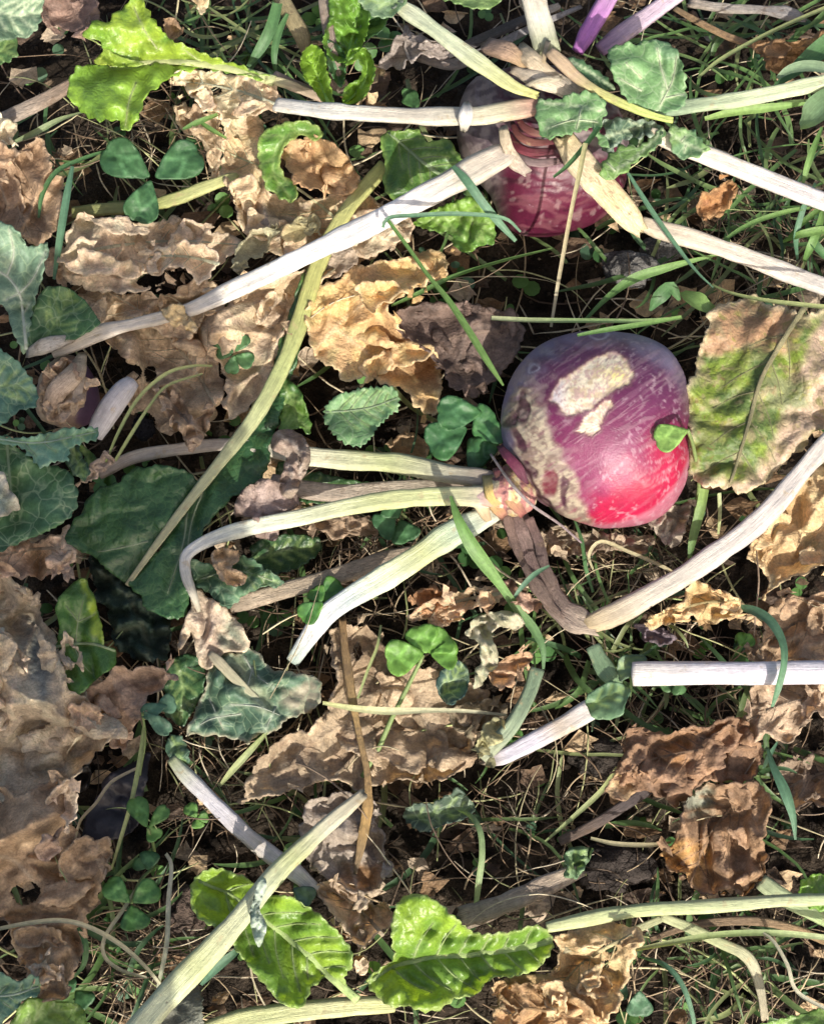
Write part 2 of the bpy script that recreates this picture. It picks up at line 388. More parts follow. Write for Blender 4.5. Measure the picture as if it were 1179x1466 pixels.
        ob = put(name, V, F, c, M[p['mat']], parent)
        s.ob = ob
        return ob
    def ribs(s, parent, w=(9, 3), col=(.5,.55,.3), sw=3.0, mid=True, net=True, mat='stalk', lift=.6):
        """midrib as a part, side veins joined as one fine part"""
        if mid and s.veins:
            v = s.veins[0]; ww = np.linspace(w[0], w[1], len(v)); zz = s.z(v[:,0], v[:,1])+lift
            stalk('midrib', [(a, b, c, d) for (a, b), c, d in zip(v, zz, ww)], [col], parent, mat, flat=.6, n=8, step=9)
        if net and len(s.veins) > 1:
            VV=[];FF=[];CC=[];n=0
            UU=[]
            for v in s.veins[1:]:
                ww = np.linspace(sw, sw*.35, len(v)); zz = s.z(v[:,0], v[:,1])+lift*.5
                V, F, C, U = tube([(a, b, c, d) for (a, b), c, d in zip(v, zz, ww)], [col, np.array(col)*.75], flat=.6, n=5, step=9)
                VV.append(V); CC.append(C); UU.append(U); FF += [tuple(i+n for i in f) for f in F]; n += len(V)
            o = put('side_veins', np.vstack(VV), FF, np.vstack(CC), M[mat], parent, np.vstack(UU)); o['kind'] = 'stuff'
def leaf(name, outline, z0, label, cat, group=None, ribs=None, **k):
    l = Leaf(outline, z0, **k); o = l.build(name); tag(o, label, cat, group)
    if ribs: l.ribs(o, **ribs)
    return o
def pinnate(mid, n, ln, ang=50, side=0, start=.1, end=.9, jit=.15, curve=.25, seed=0):
    """side vein polylines leaving a midrib (photo coordinates)"""
    m = catmull(mid, False, 4); r = random.Random(seed); out = [mid]
    for i in range(n):
        t = start+(end-start)*(i+.5)/n; k = min(len(m)-2, int(t*len(m))); d = m[k+1]-m[k]; d /= np.hypot(*d)+1e-9
        for sg in (-1, 1):
            if side and sg != side: continue
            a = math.radians(ang*(1+jit*(r.random()-.5)))*sg
            q = np.array((d[0]*math.cos(a)-d[1]*math.sin(a), d[0]*math.sin(a)+d[1]*math.cos(a)))
            le = (ln if np.isscalar(ln) else (ln[0] if sg < 0 else ln[1]))*(1-.55*abs(t-.4))*(1+.2*(r.random()-.5))
            p0 = m[k]; p2 = p0+q*le+d*le*curve; p1 = p0+q*le*.55+d*le*curve*.2
            out.append([tuple(p0), tuple(p1), tuple(p2)])
    return out

def bulb(name, parent, outline, zc, depth, colf, mat='bulb', nt=300, nr=150, disp=None):
    """closed body whose outline is given in photo positions and whose depth is toward the viewer"""
    o = catmull(outline, True, 4); c = (o.max(0)+o.min(0))/2
    th = np.arctan2(o[:,1]-c[1], o[:,0]-c[0]); r = np.hypot(*(o-c).T); k = np.argsort(th); th = th[k]; r = r[k]
    tt = np.linspace(-math.pi, math.pi, nt, endpoint=False); rr = np.interp(tt, np.concatenate([th-2*math.pi, th, th+2*math.pi]), np.tile(r, 3))
    C = P1(c[0], c[1], zc*.001); mp = MPP*(1-zc*.001/DIST)
    ph = np.linspace(0, math.pi, nr)
    A = np.outer(np.sin(ph)**.92, rr*np.cos(tt)); B = np.outer(np.sin(ph)**.92, rr*np.sin(tt)); D = np.outer(np.cos(ph), np.ones(nt))*depth*.001
    x = (c[0]+A).ravel(); y = (c[1]+B).ravel(); D = D.ravel()
    col, dz = colf(x, y, D > -1e-9)
    sc = 1+dz/60.0
    V = C[None]+CR[None]*(A.ravel()*mp*sc)[:,None]-CU[None]*(B.ravel()*mp*sc)[:,None]-CD[None]*(D*sc)[:,None]
    F = [(i*nt+j, (i+1)*nt+j, (i+1)*nt+(j+1) % nt, i*nt+(j+1) % nt) for i in range(nr-1) for j in range(nt)]
    return put(name, V, F, col, M[mat], parent)

def clover(label, leaflets, z, stem=None, cols=((.05,.13,.045),(.08,.19,.05)), group='clover and trefoil plants'):
    """leaflets: (tipx,tipy,basex,basey,width px[,tilt])"""
    bx = np.mean([l[2] for l in leaflets]); by = np.mean([l[3] for l in leaflets])
    t = thing('clover', label, 'clover', P1(bx, by, z*.001), group)
    for i, q in enumerate(leaflets):
        tx, ty, x0, y0, w = q[:5]; lz = q[5] if len(q) > 5 else z; sh = q[6] if len(q) > 6 else 0
        dx, dy = tx-x0, ty-y0; n = math.hypot(dx, dy); dx /= n; dy /= n; h = w/2
        prof = [(0,0),(.22,.45),(.5,.86),(.75,1.0),(.93,.72),(1.0,.28),(.965,0)]
        ol = [(x0+dx*a*n-dy*b*h, y0+dy*a*n+dx*b*h) for a, b in prof]+[(x0+dx*a*n+dy*b*h, y0+dy*a*n-dx*b*h) for a, b in prof[-2:0:-1]]
        mid = [(x0, y0), (x0+dx*n*.5, y0+dy*n*.5), (x0+dx*n*.93, y0+dy*n*.93)]
        def at(a, b): return (x0+dx*a*n-dy*b*h, y0+dy*a*n+dx*b*h)
        chev = [at(.30,-.55), at(.62,0), at(.30,.55), at(.40,.62), at(.76,0), at(.40,-.62)]
        l = Leaf(ol, lz, pw=1.5, patches=[(chev, np.array(cols[1])*1.9+.02, 2.2)], mat='clover', amp=2, wl=40, amp2=.6, fold=7, rag=.4, skirt=.8, c=tuple(np.array(cols[0])*random.uniform(.8,1.25)), c2=tuple(np.array(cols[1])*random.uniform(.8,1.2)), cs=30, tx=random.uniform(-14,14), ty=sh+random.uniform(-8,8), veins=pinnate(mid, 4, w*.42, 48, seed=i), vein=np.array(cols[1])*1.35, vw=1.6, g=3.5)
        b = l.build('leaflet', t)
    if stem: stalk('stalk', stem, [(.20,.27,.10)], t, 'grass', flat=.9, n=6, step=9)
    return t
def blade(label, pts, cols=((.10,.20,.06),(.15,.26,.08)), group='grass blades', name='grass_shoot', fold=.3):
    V, F, C, U = ribbon(pts, cols, fold); o = put(name, V, F, C, M['grass'], None, U)
    return tag(o, label, 'grass blade', group)
# ------------------------------------------------------------------ palette (surface colours)
GOLD=(.56,.37,.17); TAN=(.49,.36,.22); CREAM=(.58,.47,.31); GREYTAN=(.42,.335,.245); BROWN=(.215,.135,.075); DKBROWN=(.085,.058,.042); PINKTAN=(.40,.285,.22); RUST=(.30,.16,.07)
GREEN=(.085,.19,.03); YGREEN=(.24,.36,.05); DKGREEN=(.032,.088,.032); TEAL=(.115,.205,.135); DKTEAL=(.055,.115,.075)
WHITE=(.54,.495,.415); PGREEN=(.47,.50,.25); LILAC=(.47,.44,.445); OLIVE=(.36,.37,.13); WOOD=(.36,.28,.20); GREYW=(.48,.44,.40)

# ------------------------------------------------------------------ setting: soil
def soilz(x, y):
    z = .014*(fbm(x*14, y*14, 3, 4)-.5)*2+.007*(rid(x*45, y*45, 9, 2)-.5)+.0035*(fbm(x*170, y*170, 21, 2)-.5)*2-.038
    for (mx, my), mr, mh in ((P1(860,640,0)[:2], .075, .024), (P1(780,230,0)[:2], .075, .016), (P1(95,570,0)[:2], .04, .02), (P1(820,1190,0)[:2], .10, .020), (P1(1060,1380,0)[:2], .08, .016)):
        z = z+mh*np.exp(-(((x-mx)**2+(y-my)**2)/mr**2)**1.5)
    return z
def soil():
    def ax(lo, hi, far):
        c = np.arange(lo, hi, .0023); k = .0023*1.25**np.arange(1, 60); k = np.cumsum(k); k = k[k < far]
        return np.concatenate([lo-k[::-1], c, hi+k])
    xs = ax(-.36, .36, 3.0); ys = ax(-.46, .52, 3.0)
    X, Y = np.meshgrid(xs, ys); x = X.ravel(); y = Y.ravel()
    z = soilz(x, y)
    m = sm(.4, .62, fbm(x*22, y*22, 77, 4))
    c = mixc(np.tile(L((.038,.029,.021)), (len(x), 1)), L((.015,.011,.008))[None], m)
    nx = len(xs); ny = len(ys); i = np.arange(nx-1); F = []
    for j in range(ny-1):
        a = j*nx+i; F.append(np.stack([a, a+1, a+nx+1, a+nx], 1))
    F = np.concatenate(F)
    me = bpy.data.meshes.new('soil'); V = np.stack([x, y, z], 1).astype(np.float32)
    me.vertices.add(len(V)); me.vertices.foreach_set('co', V.ravel()); me.loops.add(F.size); me.loops.foreach_set('vertex_index', F.ravel().astype(np.int32))
    me.polygons.add(len(F)); me.polygons.foreach_set('loop_start', np.arange(0, F.size, 4, dtype=np.int32)); me.polygons.foreach_set('loop_total', np.full(len(F), 4, np.int32))
    me.update(calc_edges=True)
    a = me.color_attributes.new('col', 'FLOAT_COLOR', 'POINT'); c4 = np.ones((len(V), 4), np.float32); c4[:, :3] = c; a.data.foreach_set('color', c4.ravel())
    me.materials.append(M['soil']); o = bpy.data.objects.new('ground', me); COL.objects.link(o); o['kind'] = 'structure'
soil()

# ------------------------------------------------------------------ uncountable litter
def bulk(name, parts, mat):
    n = 0; VV=[];FF=[];CC=[]
    for V, F, C in parts:
        VV.append(V); CC.append(C); FF.append(np.asarray(F)+n); n += len(V)
    V = np.vstack(VV).astype(np.float32); F = np.vstack(FF); C = np.vstack(CC); k = F.shape[1]
    me = bpy.data.meshes.new(name); me.vertices.add(len(V)); me.vertices.foreach_set('co', V.ravel()); me.loops.add(F.size); me.loops.foreach_set('vertex_index', F.ravel().astype(np.int32))
    me.polygons.add(len(F)); me.polygons.foreach_set('loop_start', np.arange(0, F.size, k, dtype=np.int32)); me.polygons.foreach_set('loop_total', np.full(len(F), k, np.int32))
    me.polygons.foreach_set('use_smooth', np.ones(len(F), bool)); me.update(calc_edges=True)
    a = me.color_attributes.new('col', 'FLOAT_COLOR', 'POINT'); c4 = np.ones((len(V), 4), np.float32); c4[:, :3] = np.clip(C, .002, .95); a.data.foreach_set('color', c4.ravel())
    me.materials.append(M[mat]); o = bpy.data.objects.new(name, me); COL.objects.link(o); o['kind'] = 'stuff'
    return o
R = np.random.RandomState(5)
def strand(x, y, ang, ln, bend, z0, z1, arch, r0, col, sides=3, k=9, wig=.25):
    t = np.linspace(0, 1, k); a = ang+bend*(t-.5)+wig*np.cumsum(R.randn(k))*.35
    px = x+np.concatenate([[0], np.cumsum(np.cos(a[:-1]))])*ln/(k-1); py = y+np.concatenate([[0], np.cumsum(np.sin(a[:-1]))])*ln/(k-1)
    z = z0+(z1-z0)*t+arch*4*t*(1-t); c = P(px, py, z*.001)
    tg = np.gradient(c, axis=0); tg /= np.linalg.norm(tg, axis=1)[:,None]+1e-12
    side = np.cross(tg, np.array((0,0,1.0))); side /= np.linalg.norm(side, axis=1)[:,None]+1e-9; up = np.cross(side, tg)
    r = r0*MPP*np.interp(t, [0,.12,.75,1], [.7,1,.85,.25])
    if sides == 3:
        V = np.stack([c+side*r[:,None]*math.cos(q)+up*r[:,None]*math.sin(q) for q in (.5, 2.6, 4.71)], 1).reshape(-1,3)
        i = np.arange(k-1)[:,None]*3; F = np.concatenate([np.concatenate([i+a_, i+(a_+1)%3, i+3+(a_+1)%3, i+3+a_], 1) for a_ in range(3)])
    else:
        V = np.stack([c-side*r[:,None]+up*r[:,None]*.35, c, c+side*r[:,None]+up*r[:,None]*.35], 1).reshape(-1,3)
        i = np.arange(k-1)[:,None]*3; F = np.concatenate([np.concatenate([i+a_, i+a_+1, i+4+a_, i+3+a_], 1) for a_ in range(2)])
    C = np.tile(L(col), (len(V),1))*(.8+.4*R.rand())
    return V, F, C
def spot(): return R.uniform(-420, 1600), R.uniform(-420, 1830)
parts = []
SC = [((.30,.23,.145), .20), ((.16,.11,.07), .34), ((.085,.06,.042), .28), ((.40,.34,.25), .09), ((.20,.21,.10), .09)]
pick = lambda: SC[R.choice(len(SC), p=[q[1] for q in SC])][0]
for k in range(1350):
    x, y = spot(); ln = R.uniform(40, 190)
    parts.append(strand(x, y, R.uniform(0, 6.3), ln, R.uniform(-1.5, 1.5), R.uniform(-32, -4), R.uniform(-32, 0), R.uniform(0, 9), R.uniform(.7, 1.9), pick()))
# denser mats of dead fibres where the photo shows them
for cx, cy, rx, ry, n in ((790,1180,190,130,190), (1040,1390,170,70,230), (560,760,110,60,160), (900,800,120,60,200), (200,160,130,80,200), (1080,330,110,120,200), (330,1110,90,60,130), (200,1370,110,90,200), (480,870,80,40,100), (970,990,120,60,160)):
    for k in range(int(n*.7)):
        parts.append(strand(cx+R.randn()*rx*.6, cy+R.randn()*ry*.6, R.uniform(0, 6.3), R.uniform(25, 120), R.uniform(-1.2, 1.2), R.uniform(-12, 8), R.uniform(-12, 9), R.uniform(0, 12), R.uniform(.6, 1.5), pick(), wig=.2))
for k in range(330):                                       # long dry stems lying over the litter
    x, y = spot(); parts.append(strand(x, y, R.uniform(0, 6.3), R.uniform(110, 300), R.uniform(-1.6, 1.6), R.uniform(-20, 8), R.uniform(-16, 16), R.uniform(0, 14), R.uniform(1.1, 2.2), [(.44,.38,.26),(.38,.33,.20),(.34,.34,.17),(.27,.30,.13)][R.randint(4)], 3, 14, .13))
bulk('dead_grass_litter', parts, 'straw')
parts = []
GC = [(.058,.115,.036), (.085,.155,.05), (.045,.095,.04), (.11,.165,.06), (.17,.20,.085)]
for k in range(420):
    x, y = spot()
    if R.rand() > .25+.75*fbm(x/160, y/160, 5, 2)*1.2: continue
    parts.append(strand(x, y, R.uniform(0, 6.3), R.uniform(60, 230), R.uniform(-1.2, 1.2), R.uniform(-30, -6), R.uniform(-24, 6), R.uniform(0, 12), R.uniform(1.8, 5.0), GC[R.randint(5)], 2, 11, .12))
for cx, cy, rx, ry, n in ((1110,300,90,110,60), (1050,60,120,60,45), (330,40,80,60,45), (1080,1100,70,90,30), (160,1330,80,80,22), (880,380,120,60,9), (1060,1370,120,70,30), (760,1180,150,110,5), (560,760,90,60,8), (880,860,110,60,14), (420,1180,80,60,12), (600,470,90,60,10), (60,250,60,80,18), (870,950,60,50,30)):
    for k in range(n):
        parts.append(strand(cx+R.randn()*rx*.6, cy+R.randn()*ry*.6, R.uniform(0, 6.3), R.uniform(60, 190), R.uniform(-1.4, 1.4), R.uniform(-12, 4), R.uniform(-6, 18), R.uniform(0, 14), R.uniform(1.6, 4.6), GC[R.randint(5)], 2, 11, .15))
bulk('grass', parts, 'grass')
# small ground cover leaflets low between the litter
parts = []
for k in range(560):
    x, y = spot(); r = R.uniform(5, 14); an = R.uniform(0, 6.3); na = 10; zz0 = R.uniform(-24, 2); tx, ty = R.uniform(-.5, .5, 2)
    for m in range(R.randint(1, 4)):
        a0 = an+m*2.1; cx, cy = x+math.cos(a0)*r*.9, y+math.sin(a0)*r*.9; t = np.linspace(0, 2*math.pi, na, endpoint=False); el = R.uniform(.7, 1)
        qx = np.concatenate([[cx], cx+r*np.cos(t)*(.8+.2*R.rand())]); qy = np.concatenate([[cy], cy+r*el*np.sin(t)]); z_ = zz0+tx*(qx-cx)+ty*(qy-cy)-.15*np.abs(qx-cx)
        parts.append((P(qx, qy, z_*.001), np.array([(0, 1+(i+1) % na, 1+i) for i in range(na)]), np.tile(L([(.05,.125,.04),(.075,.17,.05),(.10,.21,.06),(.06,.12,.07)][R.randint(4)]), (na+1, 1))))
bulk('ground_cover', parts, 'clover')
# crumbs of dead leaf and soil
parts = []
for k in range(9000):
    x, y = spot(); r = R.uniform(1.2, 6.0)*MPP*(1 if R.rand() < .85 else 2.2); c = P1(x, y, -.03); c[2] = float(soilz(c[:1], c[1:2])[0])+R.uniform(-.001, .003)
    n = 6; d = R.randn(8, 3); d /= np.linalg.norm(d, axis=1)[:,None]
    q = np.array([(1,0,0),(0,1,0),(-1,0,0),(0,-1,0),(0,0,.7),(0,0,-.7)])*r*R.uniform(.5, 1.2, (6,1)); an = R.uniform(0, 6.3); rot = np.array([[math.cos(an), -math.sin(an), 0],[math.sin(an), math.cos(an), 0],[0,0,1]])
    tri = [(0,1,4),(1,2,4),(2,3,4),(3,0,4),(1,0,5),(2,1,5),(3,2,5),(0,3,5)]
    col = [(.035,.026,.019),(.06,.045,.033),(.02,.015,.012),(.15,.11,.075),(.28,.21,.14)][R.choice(5, p=(.36,.25,.2,.12,.07))]
    parts.append((q@rot.T+c, np.array(tri), np.tile(L(col), (6,1))))
o = bulk('soil_crumbs', parts, 'soil')
# broken brown leaf flakes lying on the soil
parts = []
for k in range(1550):
    x, y = spot(); rr = R.uniform(9, 30); na = 11; an = np.sort(R.uniform(0, 6.28, na)); s = nseed()
    rad = rr*(.55+.7*R.rand(na)); ph = R.uniform(0, 3.1); el = R.uniform(.4, .9)
    q = [(x, y)]+[(x+r_*.55*math.cos(a), y+r_*.55*math.sin(a)*el) for r_, a in zip(rad, an)]+[(x+r_*math.cos(a), y+r_*math.sin(a)*el) for r_, a in zip(rad, an)]
    q = np.array(q); zz = R.uniform(-30, 2)+R.uniform(-10, 10)*(q[:,0]-x)/60+R.uniform(-10, 10)*(q[:,1]-y)/60+7*(rid(q[:,0]/22, q[:,1]/22, s, 2)-.5)
    F = [(0, 1+(i+1) % na, 1+i, 1+i) for i in range(na)]+[(1+i, 1+(i+1) % na, 1+na+(i+1) % na, 1+na+i) for i in range(na)]
    F = [(f[0], f[1], f[2], f[2]) for f in F[:na]]+F[na:]
    T = [(f[0], f[1], f[2]) for f in F[:na]]+[(a, b, c) for a, b, c, d in F[na:]]+[(a, c, d) for a, b, c, d in F[na:]]
    col = [BROWN, DKBROWN, GREYTAN, (.13,.085,.055), TAN][R.choice(5, p=(.24,.2,.2,.18,.18))]
    parts.append((P(q[:,0], q[:,1], zz*.001), np.array(T), np.tile(L(col), (len(q),1))*R.uniform(.75, 1.2, (len(q),1))))
bulk('leaf_litter', parts, 'dry')

# ------------------------------------------------------------------ the round turnip
def main_skin(x, y, front):
    n = len(x)
    wx = x+10*(fbm(x/30, y/30, 301, 3)-.5)*2; wy = y+10*(fbm(x/30, y/30, 303, 3)-.5)*2
    c = np.tile(L((.095,.013,.048)), (n,1))
    # pigment plus painted light: sunlit red cheek low right, pinkish mid, shaded purple shoulder
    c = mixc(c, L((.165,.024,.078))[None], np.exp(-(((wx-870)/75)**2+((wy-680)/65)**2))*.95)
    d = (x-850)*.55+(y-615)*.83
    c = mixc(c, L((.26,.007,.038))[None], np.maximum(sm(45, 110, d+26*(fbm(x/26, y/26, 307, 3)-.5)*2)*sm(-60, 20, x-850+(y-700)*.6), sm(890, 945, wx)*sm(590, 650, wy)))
    c = mixc(c, L((.050,.018,.050))[None], sm(60, -110, (y-600)-(x-850)*.12+20*(fbm(x/40, y/40, 309, 3)-.5))*.85)
    # waxy bloom round the upper rim, with bluish sky sheen painted in
    rim = np.hypot((x-850)/136, (y-615)/141)
    up = sm(.1, -.75, ((y-615)/141)-.25*((850-x)/136))
    c = mixc(c, L((.17,.165,.25))[None], sm(.74, 1.02, rim+.10*(fbm(x/18, y/18, 311, 3)-.5)*2)*np.maximum(up, sm(-.45, -.9, (x-850)/136))*.85)
    c = mixc(c, L((.30,.17,.22))[None], sm(.94, 1.0, rim)*sm(-.1, .4, (y-615)/141)*.5)
    dz = np.zeros(n)
    # lengthwise pale flecks and streaks
    u = (x-720)*.82-(y-690)*.57; vv = (x-720)*.57+(y-690)*.82
    st = sm(.60, .72, fbm(u/70, vv/9, 313, 4)); c = mixc(c, L((.30,.17,.23))[None], st*.14)
    fl = sm(.66, .74, fbm(x/5.0, y/5.0, 315, 2)); c = mixc(c, L((.42,.33,.37))[None], fl*.28*sm(.35, .6, fbm(x/50, y/50, 317, 2)))
    # corky tan band down the left flank
    band = [(722,575),(735,560),(760,565),(766,595),(778,622),(794,655),(814,692),(832,728),(846,752),(815,742),(785,725),(762,705),(745,675),(730,640),(718,610)]
    ins = inpoly(wx, wy, band); sd = np.where(ins, 1, -1)*dseg(wx, wy, band, True)
    crack = rid(u/26, vv/8, 321, 3); co_ = mixc(np.tile(L((.31,.265,.20)), (n,1)), L((.17,.125,.105))[None], sm(.45, .7, fbm(x/9, y/9, 323, 3)))
    k = sm(-5, 5, sd)*(.50+.50*sm(.25, .5, crack)); co_ = mixc(co_, L((.15,.10,.085))[None], sm(.70, .84, rid(wx/16, wy/16, 343, 3))*.8); c = mixc(c, co_, k); dz = dz+k*1.1*(rid(u/30, vv/6, 325, 2)-.3)
    for px, py, rx, ry, an in ((742,590,10,24,.15), (728,606,7,12,.6), (778,690,11,20,-.25), (750,672,14,7,.7), (738,635,20,7,.9), (800,705,5,26,-.35)):
        ca, sa = math.cos(an), math.sin(an); e = ((wx-px)*ca+(wy-py)*sa)**2/rx**2+(-(wx-px)*sa+(wy-py)*ca)**2/ry**2
        t = sm(1.2, .5, e)*(.8+.2*vn(x/5, y/5, 327)); c = mixc(c, L((.045,.014,.028) if (px, ry) != (778,20) else (.11,.012,.03))[None], t); dz = dz-t*1.1
    # peeled white patches with torn edges
    wx2 = x+3.2*(fbm(x/8, y/8, 331, 3)-.5)*2; wy2 = y+3.2*(fbm(x/8, y/8, 333, 3)-.5)*2
    for poly in ([(774,580),(790,552),(812,540),(838,520),(870,511),(884,522),(892,545),(885,558),(862,568),(845,580),(830,594),(800,602),(790,590)], [(812,624),(826,602),(848,584),(857,580),(861,590),(848,604),(843,622),(832,630)]):
        ins = inpoly(wx2, wy2, poly); sd = np.where(ins, 1, -1)*dseg(wx2, wy2, poly, True)
        pc = mixc(np.tile(L((.49,.44,.34)), (n,1)), L((.37,.30,.21))[None], sm(.45, .65, fbm(x/10, y/7, 335, 3))); pc = mixc(pc, L((.50,.45,.14))[None], np.exp(-(((x-868)/18)**2+((y-545)/11)**2))*.8)
        pc = mixc(pc, L((.48,.43,.52))[None], sm(805, 785, x)*.6)
        c = mixc(c, L((.10,.05,.055))[None], .55*np.exp(-((sd+2.0)/2.6)**2)); pc = mixc(pc, L((.30,.22,.15))[None], .8*np.exp(-(sd/2.4)**2)); pc = mixc(pc, L((.30,.20,.20))[None], sm(.60, .72, rid((x-y)/16, (x+y)/9, 361, 3))*.7)
        k = sm(-1.2, 1.2, sd); c = mixc(c, pc, k); dz = dz-k*1.2+np.exp(-(sd/1.8)**2)*.35+k*.9*(rid((x-y)/14, (x+y)/8, 337, 2)-.5)
    # scuffs running round the root, dust and a dark crack
    sc = sm(.66, .78, rid(u/60, vv/7, 345, 2))*sm(.42, .6, fbm(x/40, y/40, 347, 2)); c = mixc(c, L((.30,.22,.24))[None], sc*.22); dz = dz+sc*.25
    du = sm(.52, .72, fbm(x/13, y/13, 349, 4))*sm(40, -60, (x-800)); c = mixc(c, L((.30,.25,.22))[None], du*.4)
    ck = dseg(wx, wy, [(722,655),(740,668),(756,690),(772,712),(792,728)]); c = mixc(c, L((.035,.014,.02))[None], np.exp(-(ck/2.6)**2)); dz = dz-1.6*np.exp(-(ck/3)**2)
    for px, py, r in ((855,487,11), (757,533,8)):
        e = np.hypot(wx-px, (wy-py)*1.3); c = mixc(c, L((.38,.36,.42))[None], np.exp(-((e-r)/2.2)**2)*.7)
    dz = dz+1.4*(fbm(x/60, y/60, 341, 3)-.5)*2
    return c, dz*.55
TG = 'turnips growing in the bed'
tu = thing('turnip', 'round purple turnip lying uncovered with white peeled patches on its skin', 'turnip', P1(850, 640, 0), TG)
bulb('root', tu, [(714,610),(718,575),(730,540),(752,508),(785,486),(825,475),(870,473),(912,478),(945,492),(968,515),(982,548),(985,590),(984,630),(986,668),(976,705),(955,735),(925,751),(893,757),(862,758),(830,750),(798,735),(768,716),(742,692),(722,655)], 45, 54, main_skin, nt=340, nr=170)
def crown_skin(x, y, front):
    n = len(x); u = (x-700); a = fbm(u/9, y/40, 351, 3)
    c = mixc(np.tile(L((.40,.34,.22)), (n,1)), L((.27,.12,.11))[None], sm(.45, .62, a)); c = mixc(c, L((.34,.25,.12))[None], sm(.60, .74, fbm(x/12, y/14, 353, 3))); c = mixc(c, L((.12,.05,.06))[None], sm(.6, .75, fbm(x/7, y/7, 355, 3)))
    return c, 2.2*(rid(u/12, y/30, 357, 2)-.5)
bulb('crown', tu, [(676,700),(690,686),(712,672),(735,664),(752,680),(768,705),(762,728),(742,740),(715,738),(690,730),(676,716)], 44, 26, crown_skin, 'cork', 90, 46)
def scale(parent, pts, z, cols, name='crown_scale'):
    return stalk(name, [(a, b, z+dz, w_) for a, b, dz, w_ in pts], cols, parent, 'stalk', flat=.35, n=10, lump=.1, step=4, rag=.5)
scale(tu, [(712,672,8,14),(722,695,12,20),(735,716,10,22),(748,736,2,12)], 54, [(.20,.05,.08),(.42,.28,.13),(.34,.12,.11)])
scale(tu, [(698,684,6,16),(704,700,12,24),(712,722,8,24),(720,738,0,12)], 54, [(.44,.37,.18),(.50,.36,.12),(.38,.18,.14)])
scale(tu, [(682,694,4,12),(686,712,10,24),(692,730,6,18),(700,748,0,8)], 52, [(.50,.46,.26),(.56,.46,.30),(.42,.30,.18)])
scale(tu, [(665,705,8,14),(690,712,14,22),(712,718,12,20)], 50, [(.58,.52,.36),(.56,.40,.38),(.50,.30,.16)])
scale(tu, [(716,640,8,10),(728,655,12,16),(742,672,12,16),(752,692,6,10)], 56, [(.09,.025,.05),(.13,.025,.055),(.08,.02,.04)])
stalk('leaf_stalk', [(726,692,56,20),(690,684,56,27),(640,678,52,28),(570,664,48,29),(500,659,42,29),(440,653,38,27),(395,646,32,24),(330,636,28,20),(255,643,26,19),(190,655,26,19),(142,680,26,15)], [(.30,.22,.20),(.40,.38,.28),PGREEN,(.60,.60,.42),(.55,.52,.42),(.44,.38,.32),(.46,.41,.35),(.34,.27,.22)], tu)
stalk('leaf_stalk', [(720,716,60,24),(690,712,62,30),(640,710,60,29),(560,715,58,27),(490,727,54,25),(430,741,50,24),(370,752,48,23),(320,765,47,22),(285,780,46,21),(266,797,46,18),(266,822,46,16),(273,842,46,13),(280,860,42,9),(285,876,38,5)], [(.60,.50,.42),PGREEN,PGREEN,(.60,.62,.42),(.60,.62,.50),(.58,.58,.56),(.42,.38,.28)], tu)
stalk('leaf_stalk', [(712,732,50,24),(670,752,52,37),(640,768,52,40),(590,802,50,36),(545,830,46,34),(500,856,42,32),(465,882,38,31),(440,915,32,24),(418,948,26,18)], [(.62,.60,.48),(.46,.56,.42),PGREEN,(.62,.66,.44),(.50,.56,.54),(.62,.60,.62),(.38,.46,.40)], tu, flat=.45, groove=.6)
stalk('leaf_stalk', [(700,712,40,16),(640,698,38,22),(560,700,34,24),(490,706,32,26),(430,700,30,26),(388,688,28,22)], [(.34,.26,.2),(.42,.36,.28),(.36,.30,.24),(.38,.32,.27)], tu, 'drystalk')
stalk('withered_stalk', [(738,732,44,30),(746,760,42,46),(756,790,38,50),(768,820,36,46),(784,848,36,38),(802,872,38,34),(826,888,40,30),(842,893,42,22)], [(.13,.085,.08),(.15,.105,.095),(.11,.075,.07),(.20,.145,.125),(.25,.19,.16),(.44,.36,.28)], tu, 'drystalk', flat=.3, groove=.9, lump=.26, rag=.9, step=4)
stalk('withered_stalk', [(724,738,48,10),(734,770,44,16),(748,806,42,15),(766,836,42,16),(790,868,42,11),(806,884,42,6)], [(.20,.13,.11),(.14,.10,.085),(.22,.16,.13)], tu, 'drystalk', flat=.4, lump=.3, step=4)
stalk('withered_stalk', [(756,742,48,10),(770,775,44,14),(778,806,42,12),(792,838,42,10)], [(.16,.10,.09),(.10,.07,.065),(.18,.13,.11)], tu, 'drystalk', flat=.4, lump=.3, step=4)
# hooked brown leaf remains hanging on the upper stalk
h = Leaf([(388,640),(392,620),(412,614),(432,622),(444,645),(442,668),(432,690),(420,712),(408,712),(400,700),(404,672),(410,655),(400,648)], 58, c=(.33,.27,.22), c2=(.24,.18,.15), amp=8, wl=26, amp2=3, curl=-6, cw=9, dome=9, rag=1, g=3, vein=(.44,.38,.33), veins=[[(398,622),(425,640),(430,680)],[(408,700),(418,680),(412,664)]]).build('curled_leaf', tu)
Leaf([(337,735),(345,705),(372,686),(400,690),(425,705),(428,725),(405,740),(398,770),(385,775),(368,768),(362,745)], 44, c=(.36,.28,.25), c2=(.26,.19,.17), amp=9, wl=36, amp2=3, ty=-4, curl=4, rag=1.5, edge=(.25,.19,.16)).build('curled_leaf', tu)
